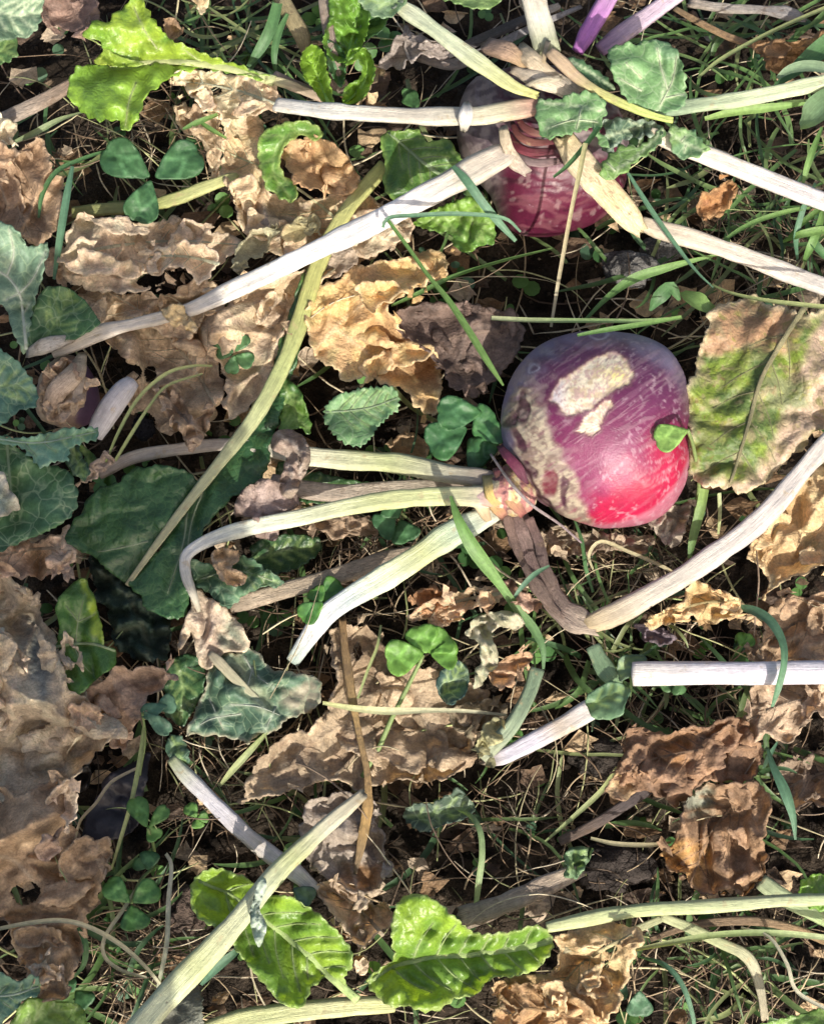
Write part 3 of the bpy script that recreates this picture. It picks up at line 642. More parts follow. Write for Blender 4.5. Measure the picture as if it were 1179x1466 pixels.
# the stalk's hanging leaf: dry at its neck, green and crumpled below
h = Leaf([(272,846),(285,842),(300,855),(325,872),(345,895),(358,922),(350,935),(330,932),(318,938),(300,957),(285,955),(280,935),(272,905),(262,925),(254,928),(258,905),(272,872)], 36, c=(.52,.41,.31), c2=(.44,.345,.265), cs=40, amp=6, wl=44, amp2=.8, crease=5, c3=(.40,.31,.25), ty=-3, rag=2, edge=(.60,.50,.36), patches=[([(330,870),(360,900),(362,940),(325,938),(318,905)], (.22,.25,.19), 8)], veins=[[(280,850),(300,890),(345,925)],[(278,860),(285,900),(292,945)]], vein=(.58,.48,.36)).build('leaf_neck', tu)
lb = Leaf([(300,950),(318,935),(345,935),(356,926),(375,940),(395,958),(420,963),(445,968),(462,978),(460,990),(458,1005),(440,1022),(410,1032),(395,1045),(372,1050),(358,1066),(345,1058),(318,1056),(292,1052),(264,1056),(270,1038),(284,1010),(292,985)], 30, mat='kale', c=(.075,.14,.085), c2=(.06,.115,.075), cs=50, amp=7, wl=70, amp2=.8, crease=6, rag=3, waves=5, edge=(.40,.36,.26), ew=3, fold=-4, puck=3, vein=(.36,.42,.32), vw=2.0,
     patches=[([(318,950),(345,940),(375,990),(395,1012),(370,1015),(340,985)], (.22,.25,.15), 12), ([(400,992),(455,970),(465,1000),(440,1025),(418,1020)], (.34,.31,.22), 8)],
     veins=[[(320,950),(350,985),(380,1012)],[(350,940),(365,965),(392,985)],[(362,955),(352,990)],[(292,985),(330,1008),(350,1058)],[(330,1008),(370,1012),(410,1028)],[(345,1022),(300,1030),(272,1050)],[(395,1012),(380,1045)],[(300,1000),(320,1045)]])
stalk('leaf_rib', [(300,935,38,8),(312,946,40,14),(330,965,40,14),(352,986,39,10),(384,1014,34,5)], [(.42,.36,.25),(.44,.41,.27),(.36,.38,.25)], tu, flat=.4)
b = lb.build('leaf_blade', tu); lb.ribs(b, col=(.55,.60,.48), sw=2.6, mid=False)
stalk('dry_root_thread', [(702,650,62,4),(730,690,76,5),(760,722,72,5),(800,750,50,4),(835,780,30,3)], [(.42,.36,.34),(.38,.30,.32)], tu, 'drystalk', n=6)

# ------------------------------------------------------------------ the upper turnip
def up_skin(x, y, front):
    n = len(x); r = np.hypot((x-775)/1.1, (y-130)); wr = r+8*(fbm(x/40, y/40, 401, 3)-.5)*2
    c = np.tile(L((.066,.008,.024)), (n,1))
    c = mixc(c, L((.04,.007,.017))[None], sm(.62, .75, fbm(wr/7, (x-775)/42, 403, 3)))
    c = mixc(c, L((.13,.045,.058))[None], sm(.58, .72, fbm(wr/6, (x-775)/34+9, 405, 3))*.7)
    sp = sm(.70, .76, fbm(x/11, y/8, 407, 2)); c = mixc(c, L((.46,.36,.34))[None], sp*.18)
    c = mixc(c, mixc(np.tile(L((.20,.165,.165)), (n,1)), L((.085,.065,.075))[None], sm(.4, .62, fbm(x/14, y/10, 409, 4))), np.maximum(sm(725, 690, x+10*(fbm(x/25, y/25, 411, 3)-.5)*2)*.95, sm(262, 236, y+14*(fbm(x/18, y/18, 413, 3)-.5)*2)*sm(.3, .55, fbm(x/20, y/14, 415, 3))*.9))
    dz = .9*(rid(wr/9, (x-775)/50, 417, 2)-.5)+1.2*(fbm(x/50, y/50, 419, 3)-.5)
    return c, dz
t2 = thing('turnip', 'half buried red turnip at the top with rings on its crown and many cut stalks', 'turnip', P1(775, 220, 0), TG)
bulb('root', t2, [(645,180),(652,140),(668,112),(700,98),(745,92),(800,92),(850,105),(885,145),(905,200),(905,255),(890,295),(862,322),(820,338),(775,346),(735,338),(712,315),(695,280),(668,250),(650,220)], 26, 56, up_skin, nt=300, nr=150)
for pts, cols in (([(728,190,0,8),(738,208,5,14),(758,218,8,16),(790,217,6,12)], [(.12,.02,.035),(.20,.04,.055),(.07,.015,.025)]),
                  ([(733,176,4,8),(742,194,9,13),(762,204,11,15),(795,203,9,10)], [(.17,.04,.05),(.25,.10,.075),(.12,.025,.04)]),
                  ([(740,168,8,8),(750,182,12,12),(768,190,14,14),(800,190,12,10)], [(.14,.03,.04),(.20,.07,.06),(.34,.25,.20)]),
                  ([(728,208,-4,8),(744,226,0,14),(770,233,2,14),(800,230,0,10)], [(.20,.14,.15),(.27,.20,.20),(.18,.11,.11)])):
    scale(t2, pts, 82, cols, 'crown_ring')
US = lambda pts, cols, mat='stalk', **k: stalk('leaf_stalk', pts, cols, t2, mat, **k)
US([(772,152,96,30),(735,158,96,30),(690,166,95,28),(664,167,94,31),(600,167,90,28),(540,164,86,27),(480,160,80,27),(440,156,74,24),(395,150,66,24)], [(.42,.22,.18),(.50,.46,.32),(.55,.52,.42),WHITE,WHITE,(.66,.64,.56),(.66,.65,.60),(.60,.56,.50)])
US([(668,150,96,12),(666,167,102,24),(664,184,94,12)], [WHITE,(.72,.70,.66),WHITE], lump=.25, flat=.8, rag=.6)
US([(728,215,92,30),(712,226,96,44),(685,240,96,47),(640,264,92,41),(590,290,88,38),(530,322,82,36),(470,350,76,33),(400,384,70,32),(330,417,64,30),(285,438,60,24),(250,450,58,20),(200,462,54,20),(150,474,50,24),(105,492,48,24),(75,503,46,20)], [(.50,.42,.34),WHITE,(.72,.69,.68),(.72,.70,.68),(.72,.70,.66),(.68,.64,.58),(.56,.50,.42),(.60,.54,.46),(.58,.50,.40)], flat=.5, groove=.5)
Leaf([(230,445),(242,434),(262,438),(272,452),(282,470),(268,475),(262,462),(245,466)], 64, c=(.58,.46,.26), c2=(.62,.56,.44), amp=5, wl=18, amp2=2, g=3).build('torn_skin', t2)
US([(808,200,94,34),(826,228,92,42),(850,256,88,46),(880,288,80,45),(905,316,70,36),(915,328,66,22)], [(.62,.50,.30),(.60,.50,.34),(.58,.46,.27),(.64,.54,.34)], 'drystalk', flat=.45, groove=.7, rag=.5)
US([(918,318,60,22),(940,327,58,29),(1000,345,54,30),(1060,365,50,30),(1120,388,46,30),(1200,418,44,30),(1330,468,40,28)], [(.50,.42,.32),(.56,.50,.42),(.58,.54,.50),(.55,.53,.50)], flat=.6)
US([(930,190,84,22),(962,204,80,30),(1010,222,76,32),(1060,242,72,32),(1120,266,68,32),(1210,300,66,31),(1340,350,60,28)], [(.60,.54,.44),(.66,.60,.54),(.62,.59,.60),(.62,.60,.62)], flat=.55)
US([(766,136,104,14),(735,124,104,20),(700,100,102,27),(662,73,98,28),(625,45,94,28),(590,20,90,28),(572,8,88,26)], [(.55,.55,.20),(.56,.58,.30),(.58,.62,.42),(.56,.62,.42),(.62,.64,.46)], flat=.5, groove=.6, rag=.5)
US([(782,66,92,36),(775,40,94,36),(766,8,96,38),(758,-40,98,40)], [(.30,.32,.20),(.60,.58,.48),WHITE,WHITE], flat=.5, groove=.5, rag=.6)
US([(826,74,60,20),(838,52,62,27),(856,22,64,28),(872,-6,66,28),(890,-40,68,28)], [(.34,.12,.36),(.44,.17,.46),(.42,.24,.42),(.40,.20,.42)], flat=.6)
US([(858,72,54,24),(890,48,56,30),(930,20,58,30),(962,-4,60,30),(1000,-35,60,30)], [(.30,.18,.30),(.46,.36,.44),(.50,.40,.48),(.44,.36,.32)], flat=.6)
US([(786,74,104,20),(806,92,104,24),(822,108,103,20),(850,128,102,16),(890,148,100,14),(930,164,98,12),(962,172,94,11)], [(.40,.30,.20),(.48,.36,.24),(.48,.48,.18),(.50,.58,.18),(.46,.56,.16)], flat=.7)
# dry leaf bases bunched on the crown
for pts, cols in (([(700,66,0,30),(722,72,8,34),(742,84,8,28),(765,104,6,16)], [(.34,.24,.19),(.42,.29,.20),(.50,.36,.18)]), ([(746,72,4,22),(762,86,10,26),(790,112,8,28),(825,130,0,24)], [(.52,.42,.28),(.58,.48,.34),(.46,.40,.33)]),
                  ([(735,100,6,18),(765,112,10,26),(800,124,6,30),(822,138,0,20)], [(.56,.46,.34),(.60,.52,.40),(.44,.38,.33)]), ([(784,60,10,7),(778,85,12,7),(774,112,8,6)], [(.55,.44,.30),(.58,.46,.28)]),
                  ([(745,128,10,7),(770,116,16,8),(800,112,14,10)], [(.60,.52,.36),(.58,.52,.40)]), ([(720,186,12,14),(724,205,12,17),(735,230,4,22),(752,245,0,14)], [(.56,.46,.30),(.54,.45,.34),(.50,.42,.36)])):
    stalk('leaf_base', [(a, b, 88+c_, d) for a, b, c_, d in pts], cols, t2, 'drystalk', flat=.5, n=10, lump=.14, step=4, rag=.6)
# its one living leaf with deep lobes
KV = (.52,.60,.40)
kl = thing('turnip_leaf', 'bluish green lobed leaf with pale net veins draped over the upper turnip', 'leaf', P1(920, 150, .09), 'leaves in the bed')
def lobe(ol, z, veins, **k):
    d = dict(mat='kale', c=(.13,.245,.10), c2=(.105,.20,.10), cs=60, amp=4, wl=80, amp2=.6, rag=1.5, serr=5, serw=17, waves=3, puck=2, vein=KV, vw=1.8, skirt=1.5); d.update(k)
    l = Leaf(ol, z, veins=veins, **d); b = l.build('leaf_lobe', kl); l.ribs(b, col=KV, sw=3.2, mid=False); return l
lobe([(868,72),(882,64),(905,62),(930,56),(955,62),(970,76),(978,95),(981,125),(979,152),(955,160),(930,158),(905,148),(888,130),(874,100)], 98, [[(930,168),(945,150),(950,120)],[(935,160),(918,140),(915,95),(905,68)],[(918,130),(885,112)],[(918,112),(895,90)],[(945,150),(962,115),(968,80)],[(955,128),(945,95),(940,68)],[(950,140),(978,135)],[(905,150),(918,128)]], ty=-4)
lobe([(766,150),(780,140),(800,143),(820,133),(842,131),(862,142),(868,162),(858,180),(864,198),(872,212),(858,205),(846,186),(825,190),(800,196),(776,198),(770,175)], 104, [[(862,160),(830,152),(780,148)],[(855,175),(820,172),(780,185)],[(832,153),(825,185)]], ty=3)
lobe([(810,82),(830,86),(850,98),(870,112),(880,128),(868,130),(850,122),(830,108)], 92, [[(880,128),(845,104),(815,86)]], c=(.06,.13,.06), c2=(.08,.16,.07), serr=3)
lobe([(862,175),(880,168),(905,170),(928,172),(945,178),(950,190),(930,196),(905,198),(885,208),(872,222),(862,210),(866,192)], 86, [[(945,178),(905,185),(870,195)],[(920,182),(900,172)]], c=(.045,.09,.06), c2=(.07,.12,.08), edge=(.34,.42,.34), ew=3, amp=9, wl=30)
lobe([(950,182),(948,198),(935,214),(912,232),(888,252),(866,258),(858,250),(864,232),(876,218),(895,206),(915,208),(932,195)], 90, [[(950,184),(920,215),(880,245)],[(920,215),(900,212)],[(880,245),(868,232)]], c=(.15,.26,.08), ty=5)
lobe([(956,186),(972,181),(990,186),(1003,200),(1012,214),(1000,225),(975,228),(962,214)], 88, [[(954,188),(975,202),(1005,216)],[(975,202),(985,188)],[(982,208),(975,226)]], c=(.17,.28,.10))
stalk('leaf_stalk', [(940,160,86,20),(985,152,84,24),(1030,146,82,25),(1080,138,80,25),(1130,128,78,24),(1210,110,76,24),(1340,84,70,20)], [(.16,.24,.16),(.50,.56,.36),(.52,.58,.36),(.46,.52,.34)], kl)

# ------------------------------------------------------------------ small turnip on the left edge
def lt_skin(x, y, front):
    n = len(x); c = mixc(np.tile(L((.34,.26,.185)), (n,1)), L((.20,.14,.11))[None], sm(.4, .62, fbm(x/16, y/16, 501, 4)))
    k = sm(112, 124, x+8*(fbm(x/14, y/14, 503, 3)-.5)*2); c = mixc(c, L((.085,.05,.085))[None], k)
    return c, 2.6*(rid(x/24, y/18, 505, 2)-.5)*(1-k)
t3 = thing('turnip', 'small purple turnip at the left edge wrapped in dry tan skin', 'turnip', P1(95, 570, 0), TG)
bulb('root', t3, [(52,585),(55,550),(70,522),(95,508),(118,515),(135,540),(143,572),(136,600),(112,614),(82,612),(60,602)], 22, 24, lt_skin, nt=150, nr=80)
for pts, cols in (([(42,505,10,14),(62,496,16,26),(88,488,16,22),(108,482,8,14)], [(.56,.50,.42),(.60,.55,.48),(.48,.40,.30)]), ([(118,508,10,12),(105,535,22,30),(80,560,22,34),(68,590,12,20)], [(.50,.40,.26),(.48,.37,.27),(.38,.28,.21)]),
                  ([(112,512,12,8),(116,530,18,14),(112,560,22,14),(104,590,14,10)], [(.56,.48,.34),(.46,.36,.26),(.42,.34,.28)])):
    stalk('leaf_base', [(a, b, 40+c_, d) for a, b, c_, d in pts], cols, t3, 'drystalk', flat=.45, n=10, lump=.14, step=4, rag=.5)
stalk('leaf_stalk', [(190,546,50,22),(178,558,52,30),(160,582,50,33),(145,606,46,32),(136,624,42,24)], [(.52,.49,.50),LILAC,LILAC,(.56,.54,.55)], t3, flat=.75, groove=.1)
# ------------------------------------------------------------------ green leaves
GL = 'leaves in the bed'; DG = 'dead leaves on the ground'
RB = dict(w=(16, 5), col=(.42,.46,.24), sw=2.6)
# large shaded leaf on the left with olive stalk
mid = [(548,240),(500,295),(462,362),(438,430),(408,520),(362,600),(310,668),(255,738),(205,806),(182,836)]
E = thing('turnip_leaf', 'large dark green leaf with long olive stalk running under the white stalk', 'leaf', P1(300, 700, .03), GL)
stalk('midrib', [(550,236,40,24),(525,266,42,25),(500,296,44,26),(478,332,44,26),(458,372,44,26),(440,425,44,26),(424,475,44,25),(404,525,44,24),(365,597,44,22),(310,668,42,18),(255,738,40,14),(205,806,38,10),(182,838,36,8)], [OLIVE,(.42,.42,.16),OLIVE,(.34,.38,.16),(.42,.44,.24),(.40,.40,.24),(.36,.34,.20)], E)
VS1 = [[(300,680),(262,660),(225,655)],[(272,722),(240,716),(180,735),(140,748)],[(212,775),(170,785),(130,792)],[(292,690),(250,690),(205,700)]]
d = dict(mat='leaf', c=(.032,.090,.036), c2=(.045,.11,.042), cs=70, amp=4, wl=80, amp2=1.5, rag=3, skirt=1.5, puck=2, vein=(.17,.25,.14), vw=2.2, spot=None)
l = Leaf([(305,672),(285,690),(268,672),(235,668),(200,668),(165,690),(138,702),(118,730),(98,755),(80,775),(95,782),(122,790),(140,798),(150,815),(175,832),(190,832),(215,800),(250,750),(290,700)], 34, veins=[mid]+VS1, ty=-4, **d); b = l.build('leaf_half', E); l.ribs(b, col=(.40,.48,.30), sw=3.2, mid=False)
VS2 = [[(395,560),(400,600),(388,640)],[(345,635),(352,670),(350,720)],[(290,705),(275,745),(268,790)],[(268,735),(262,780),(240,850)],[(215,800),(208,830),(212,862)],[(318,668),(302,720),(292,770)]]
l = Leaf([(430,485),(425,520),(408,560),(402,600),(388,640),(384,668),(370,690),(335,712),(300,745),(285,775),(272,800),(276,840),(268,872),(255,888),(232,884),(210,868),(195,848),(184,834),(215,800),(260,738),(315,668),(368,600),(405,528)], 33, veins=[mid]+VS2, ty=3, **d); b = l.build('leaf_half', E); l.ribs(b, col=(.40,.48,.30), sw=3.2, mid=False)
# strip of leaf blade along the olive stalk higher up
l = Leaf([(462,372),(448,375),(432,395),(420,430),(405,470),(396,505),(392,530),(404,522),(420,490),(436,440)], 40, mat='leaf', c=(.13,.22,.05), c2=(.05,.11,.04), amp=3, rag=1.5, g=3); l.build('leaf_half', E)

def green(label, ol, z, mid, ns, ln, rib=RB, name='turnip_leaf', **k):
    side = k.pop('vein_lines', None); ang = k.pop('ang', 52); sd = k.pop('vs', 0)
    veins = side or pinnate(mid, ns, ln, ang, sd, seed=nseed())
    kw = dict(mat='leaf', c=GREEN, c2=(.07,.16,.03), cs=60, amp=4, wl=80, amp2=.6, rag=1.5, serr=3, serw=15, skirt=1.2, puck=2.5, fold=8, vein=(.24,.34,.12), vw=2.2, waves=3, g=3.6); kw.update(k)
    return leaf(name, ol, z, label, 'leaf', GL, rib, veins=veins, **kw)
# two leaves at the bottom
green('crinkled bright green leaf at the bottom right of the pale diagonal stalk', [(527,1400),(545,1386),(563,1372),(560,1345),(564,1305),(575,1285),(600,1279),(625,1290),(650,1312),(668,1328),(690,1336),(725,1335),(755,1325),(778,1328),(790,1345),(786,1368),(760,1392),(725,1398),(698,1406),(680,1425),(650,1430),(632,1444),(612,1450),(585,1440),(560,1442),(540,1425),(526,1412)], 42,
      [(528,1408),(560,1385),(620,1371),(690,1365),(745,1357),(788,1345)], 7, (62, 70), dict(w=(5, 13), col=(.40,.52,.20), sw=3.2), c=(.21,.335,.035), c2=(.12,.23,.03), fold=18, amp=4, wl=80, waves=6, serr=4, edge=(.34,.42,.16), ew=3, ang=60, puck=4)
green('shiny green leaf crossed by the pale stalk at the bottom', [(272,1272),(285,1252),(308,1242),(338,1250),(366,1266),(385,1282),(415,1283),(445,1300),(475,1325),(502,1355),(506,1378),(492,1400),(498,1412),(474,1400),(450,1412),(432,1442),(405,1440),(380,1412),(352,1378),(325,1346),(312,1328),(292,1322),(275,1300)], 40,
      [(285,1262),(330,1282),(380,1318),(430,1358),(475,1400),(512,1432)], 8, (58, 66), dict(w=(4, 13), col=(.40,.52,.20), sw=3.0), c=(.21,.335,.035), c2=(.12,.23,.03), fold=18, amp=4, wl=80, waves=5, edge=(.30,.40,.14), ew=3, puck=4)
stalk('cut_stalk', [(290,1480,30,26),(340,1462,32,26),(400,1452,34,26),(460,1445,34,25),(520,1440,34,24),(565,1440,30,18)], [(.56,.56,.26),PGREEN,(.58,.58,.32),(.54,.56,.26)], None, label='yellowish stalk along the bottom edge below the two green leaves', cat='stalk', group='loose stalks')
# top left bright leaf
A = thing('turnip_leaf', 'bright yellow green leaf with a folded lobe near the top left corner', 'leaf', P1(250, 100, .04), GL)
mid = [(392,116),(340,100),(290,92),(240,88),(205,90),(158,94)]
kw = dict(mat='leaf', c=(.25,.36,.04), c2=(.15,.28,.035), cs=46, amp=5, wl=70, amp2=.7, rag=1.5, serr=4, serw=18, skirt=1.2, puck=3, fold=16, vein=(.36,.44,.16), vw=2.4, waves=5, g=3.5)
l = Leaf([(390,112),(345,94),(305,82),(272,68),(250,60),(232,42),(216,20),(205,2),(190,-8),(180,8),(160,20),(158,34),(140,30),(120,46),(120,54),(138,58),(158,74),(190,88),(240,90),(300,96)], 48, veins=[mid,[(250,88),(225,60),(200,30)],[(215,88),(180,62),(150,40)],[(290,90),(262,70)],[(225,70),(205,40),(192,10)]], **kw); b = l.build('leaf_half', A); l.ribs(b, w=(18, 5), col=(.46,.50,.24), sw=3)
kw.update(c=(.14,.26,.035), c2=(.20,.34,.04))
l = Leaf([(390,118),(330,104),(292,98),(255,106),(232,120),(210,136),(202,155),(196,172),(184,188),(174,186),(165,174),(140,172),(120,163),(107,152),(97,134),(108,98),(132,92),(160,94),(205,90),(250,90),(320,97)], 46, veins=[mid,[(235,90),(215,118),(200,150)],[(205,92),(160,115),(125,138)],[(195,118),(185,145),(180,180)],[(280,93),(250,104)]], **kw); b = l.build('leaf_half', A); l.ribs(b, col=(.40,.48,.20), sw=3, mid=False)
l = Leaf([(118,52),(132,56),(150,66),(168,78),(190,86),(208,92),(180,96),(148,94),(134,88),(148,72),(136,60)], 52, mat='leaf', c=(.30,.38,.05), c2=(.22,.32,.05), amp=4, wl=30, rag=1, g=3, curl=4, veins=[[(205,90),(160,70),(125,54)]], vein=(.4,.45,.2)); l.build('folded_lobe', A)
stalk('leaf_stalk', [(380,112,48,14),(410,120,46,15),(440,132,42,15),(462,142,38,12)], [(.42,.42,.2),(.42,.34,.24),(.38,.29,.22)], A)
# lower leaf behind the long white stalk
green('dark green leaf tucked between the horizontal and the long white stalks', [(546,192),(575,186),(600,186),(612,202),(640,200),(652,212),(668,238),(650,252),(612,268),(585,288),(562,285),(548,262),(552,240),(545,215)], 52, [(556,190),(585,215),(615,240),(650,262)], 5, 40, dict(w=(4,7), col=(.22,.30,.16), sw=2.4), c=(.07,.15,.03), c2=(.05,.12,.03), edge=(.22,.34,.08), ew=4, amp=6)
green('glossy green leaf just below the long white stalk beside the upper turnip', [(592,318),(620,300),(650,288),(680,280),(702,296),(709,325),(706,348),(688,352),(668,362),(648,352),(645,334),(622,332),(605,328)], 44, [(600,318),(640,312),(680,318),(704,335)], 5, 36, None, c=(.14,.26,.04), c2=(.10,.21,.04), fold=10, amp=7, wl=30)
# leaf folded round the dry cup leaf
green('green curled leaf wrapped round the golden dry leaf below the horizontal stalk', [(368,210),(376,188),(395,180),(420,172),(448,176),(462,188),(455,200),(432,194),(412,204),(402,225),(406,250),(424,268),(422,288),(400,284),(382,268),(374,245)], 46, [(450,186),(415,192),(395,215),(392,250),(415,282)], 6, 26, None, c=(.10,.22,.035), c2=(.07,.17,.03), edge=(.26,.34,.10), ew=3, fold=10, waves=4)
# shoots top centre
ro = thing('young_shoot', 'rosette of fresh curled green leaves left of the upper turnip', 'shoot', P1(480, 140, .02), GL)
for ol, z, mid, c in (([(430,78),(442,64),(456,66),(466,80),(470,105),(476,130),(478,148),(462,146),(450,130),(436,112),(430,98)], 48, [(470,148),(455,110),(440,80)], (.19,.33,.04)),
                      ([(462,60),(470,30),(474,-6),(520,-10),(532,10),(528,40),(520,62),(508,80),(496,90),(480,88),(468,78)], 40, [(490,120),(500,70),(512,20),(518,-6)], (.12,.25,.035)),
                      ([(520,-8),(548,-6),(555,20),(548,42),(530,55),(512,62),(516,40)], 34, [(508,66),(522,30),(530,0)], (.05,.12,.045)),
                      ([(494,92),(500,72),(514,68),(526,72),(534,86),(536,104),(530,124),(522,140),(505,150),(490,148),(492,128),(504,118),(514,112),(518,98),(512,82),(504,90)], 50, [(494,146),(516,126),(526,100),(520,78)], (.16,.30,.04)),
                      ([(460,46),(468,56),(482,62),(494,80),(494,110),(488,125),(474,108),(466,80)], 42, [(488,124),(478,90),(464,56)], (.05,.13,.05))):
    l = Leaf(ol, z, mat='leaf', c=c, c2=tuple(np.array(c)*.75), amp=6, wl=26, amp2=2, rag=1, serr=2, serw=10, skirt=1, fold=14, curl=8, cw=7, waves=4, vein=tuple(np.array(c)*1.7), veins=pinnate(mid, 6, 24, 60, seed=nseed()), g=3, puck=3); b = l.build('leaflet', ro); l.ribs(b, w=(6, 2), col=tuple(np.array(c)*1.8+.05), sw=1.8)
ST = 'loose stalks'
stalk('dead_stalk', [(398,-12,34,26),(415,20,36,25),(432,50,34,24),(440,80,26,16)], [(.34,.29,.16),(.30,.25,.14),(.20,.17,.10)], None, 'drystalk', 'olive brown dead stalk leaning in at the top edge', 'stalk', ST)
stalk('dead_stalk', [(462,-12,50,18),(468,30,52,19),(474,70,50,20),(482,105,46,20),(489,128,40,12)], [(.38,.31,.24),(.34,.27,.22),(.32,.25,.21),(.24,.2,.16)], None, 'drystalk', 'greyish brown stalk standing in the green rosette at the top', 'stalk', ST, rag=.4)
stalk('dead_stalk', [(392,106,38,14),(415,120,38,20),(445,132,36,16),(468,146,34,8)], [(.40,.30,.24),(.38,.26,.22),(.36,.24,.2)], None, 'drystalk', 'short pinkish dead stalk above the horizontal white stalk', 'stalk', ST)
green('pale green leaf tip at the top edge by the cut pale stalk', [(512,-8),(580,-10),(576,12),(560,24),(540,24),(525,14)], 90, [(580,0),(550,6),(520,-4)], 3, 18, None, 'leaf_tip', mat='kale', c=(.18,.27,.15), c2=(.14,.22,.13), g=3)
green('narrow green leaf lying along the top edge', [(600,-10),(690,-10),(720,-4),(700,12),(670,10),(640,2)], 66, [(610,-8),(660,0),(710,-2)], 3, 12, None, 'leaf_tip', c=(.18,.28,.10), c2=(.12,.22,.07), g=3)
# left edge leaves
green('grey green leaf corner at the top left edge', [(-20,-20),(58,-20),(60,15),(52,45),(25,54),(-20,50)], 60, [(-20,10),(20,22),(58,18)], 4, 28, None, mat='kale', c=(.125,.20,.125), c2=(.15,.23,.13), vein=KV)
green('small dark green leaf at the left edge below the grey green corner', [(-20,52),(18,52),(25,66),(20,84),(-20,96)], 44, [(-20,76),(5,72),(22,64)], 3, 16, None, c=(.09,.16,.05), c2=(.07,.14,.05), g=3)
green('teal leaf with a white branching vein hanging at the left edge', [(-20,318),(12,322),(28,334),(42,352),(68,348),(66,380),(58,410),(48,440),(44,468),(38,504),(28,496),(18,470),(8,440),(-20,418)], 66, [(-20,388),(12,396),(30,428),(36,495)], 3, 20, dict(w=(5,3), col=(.55,.60,.48), sw=3), mat='kale', c=(.15,.23,.16), c2=(.115,.19,.125), vein=(.5,.56,.44), amp=9, vein_lines=[[(38,500),(33,450),(28,420),(10,395),(-10,386)],[(28,420),(48,398),(66,360)],[(33,450),(48,425)],[(10,395),(20,365),(14,330)],[(35,470),(44,455)],[(28,420),(8,430)]])
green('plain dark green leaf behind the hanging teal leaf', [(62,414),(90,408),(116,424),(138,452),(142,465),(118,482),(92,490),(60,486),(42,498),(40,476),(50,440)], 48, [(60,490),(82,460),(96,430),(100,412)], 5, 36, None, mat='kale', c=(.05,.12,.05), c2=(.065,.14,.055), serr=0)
green('blue green leaf at the left edge beside the small turnip', [(-20,500),(12,508),(28,520),(46,545),(53,565),(48,584),(25,590),(8,606),(-20,612)], 62, [(-20,560),(10,552),(50,562)], 4, 34, None, mat='kale', c=(.095,.20,.15), c2=(.08,.165,.12), serr=4)
green('sea green leaf edge lying in front of the small turnip', [(-20,622),(30,628),(70,618),(110,612),(141,612),(139,628),(118,634),(100,642),(98,660),(78,660),(62,670),(46,658),(28,640),(-20,634)], 66, [(-20,626),(50,634),(100,626),(138,618)], 5, 22, dict(w=(3,2), col=(.36,.48,.36), sw=2), mat='kale', c=(.16,.29,.20), c2=(.12,.235,.155), serr=4, serw=12)
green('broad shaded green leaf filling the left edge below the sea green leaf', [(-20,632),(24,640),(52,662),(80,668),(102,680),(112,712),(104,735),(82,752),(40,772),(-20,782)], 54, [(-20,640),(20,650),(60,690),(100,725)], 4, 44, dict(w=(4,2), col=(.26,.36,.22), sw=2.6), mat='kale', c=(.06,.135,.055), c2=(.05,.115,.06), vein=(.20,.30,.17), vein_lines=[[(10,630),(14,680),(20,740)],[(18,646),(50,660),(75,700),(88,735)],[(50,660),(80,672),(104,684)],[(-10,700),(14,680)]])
leaf('dry_leaf_tip', [(-20,664),(6,676),(16,700),(27,724),(14,734),(-20,738)], 62, 'whitish dry leaf tip at the left edge on the broad green leaf', 'dead leaf', DG, c=(.40,.40,.36), c2=(.30,.34,.28), amp=6, wl=30, edge=(.5,.47,.38))
green('small dark leaf scrap under the sea green leaf edge', [(98,640),(112,638),(120,655),(128,676),(118,688),(104,676),(96,658)], 52, [(104,642),(112,660),(120,682)], 3, 12, None, 'leaf_scrap', mat='kale', c=(.05,.10,.06), c2=(.04,.08,.05), g=3, fold=3, curl=6)
green('narrow green shoot leaf above the woody stalk end at left', [(114,636),(124,640),(140,660),(136,680),(126,684),(122,664)], 46, [(118,640),(128,660),(130,680)], 3, 10, None, 'leaf_scrap', c=(.08,.16,.04), c2=(.06,.13,.035), g=3, fold=3)
green('upright green leaf with a yellow edge low on the left', [(80,872),(84,858),(97,842),(120,828),(130,845),(142,880),(150,915),(150,926),(167,930),(161,958),(140,972),(124,988),(98,1002),(92,990),(90,965),(80,930),(84,900)], 44, [(80,926),(105,922),(135,922),(165,932)], 4, 62, dict(w=(5,3), col=(.34,.42,.22), sw=2.6), c=(.075,.17,.03), c2=(.06,.14,.03), patches=[([(122,830),(134,840),(154,918),(146,925),(134,890),(122,855)], (.26,.36,.04), 4)], vein_lines=[[(80,926),(105,922),(135,922),(165,932)],[(108,922),(112,890),(122,850)],[(105,922),(118,950),(140,972)],[(112,890),(95,868)],[(112,890),(135,880)]], serr=0, fold=6)
leaf('shrivelled_leaf', [(128,812),(140,792),(160,806),(190,828),(222,845),(238,868),(245,900),(238,940),(215,950),(185,940),(168,930),(156,900),(150,870),(138,850)], 26, 'blackish green shrivelled leaf beside the upright green leaf', 'dead leaf', DG, c=(.035,.06,.042), c2=(.022,.035,.026), amp=12, wl=36, amp2=5, rag=4, crease=7, cs=34, vein=(.10,.12,.08), veins=[[(140,815),(180,850),(205,900),(215,945)],[(180,850),(215,858)],[(165,905),(205,895)]])
green('smooth dark green leaf lying deep below the shrivelled leaf', [(236,950),(262,938),(290,945),(292,985),(276,1020),(262,1040),(245,1028),(238,1000),(230,975)], 18, [(250,945),(262,985),(258,1035)], 4, 26, None, c=(.045,.105,.04), c2=(.035,.085,.035), serr=0)
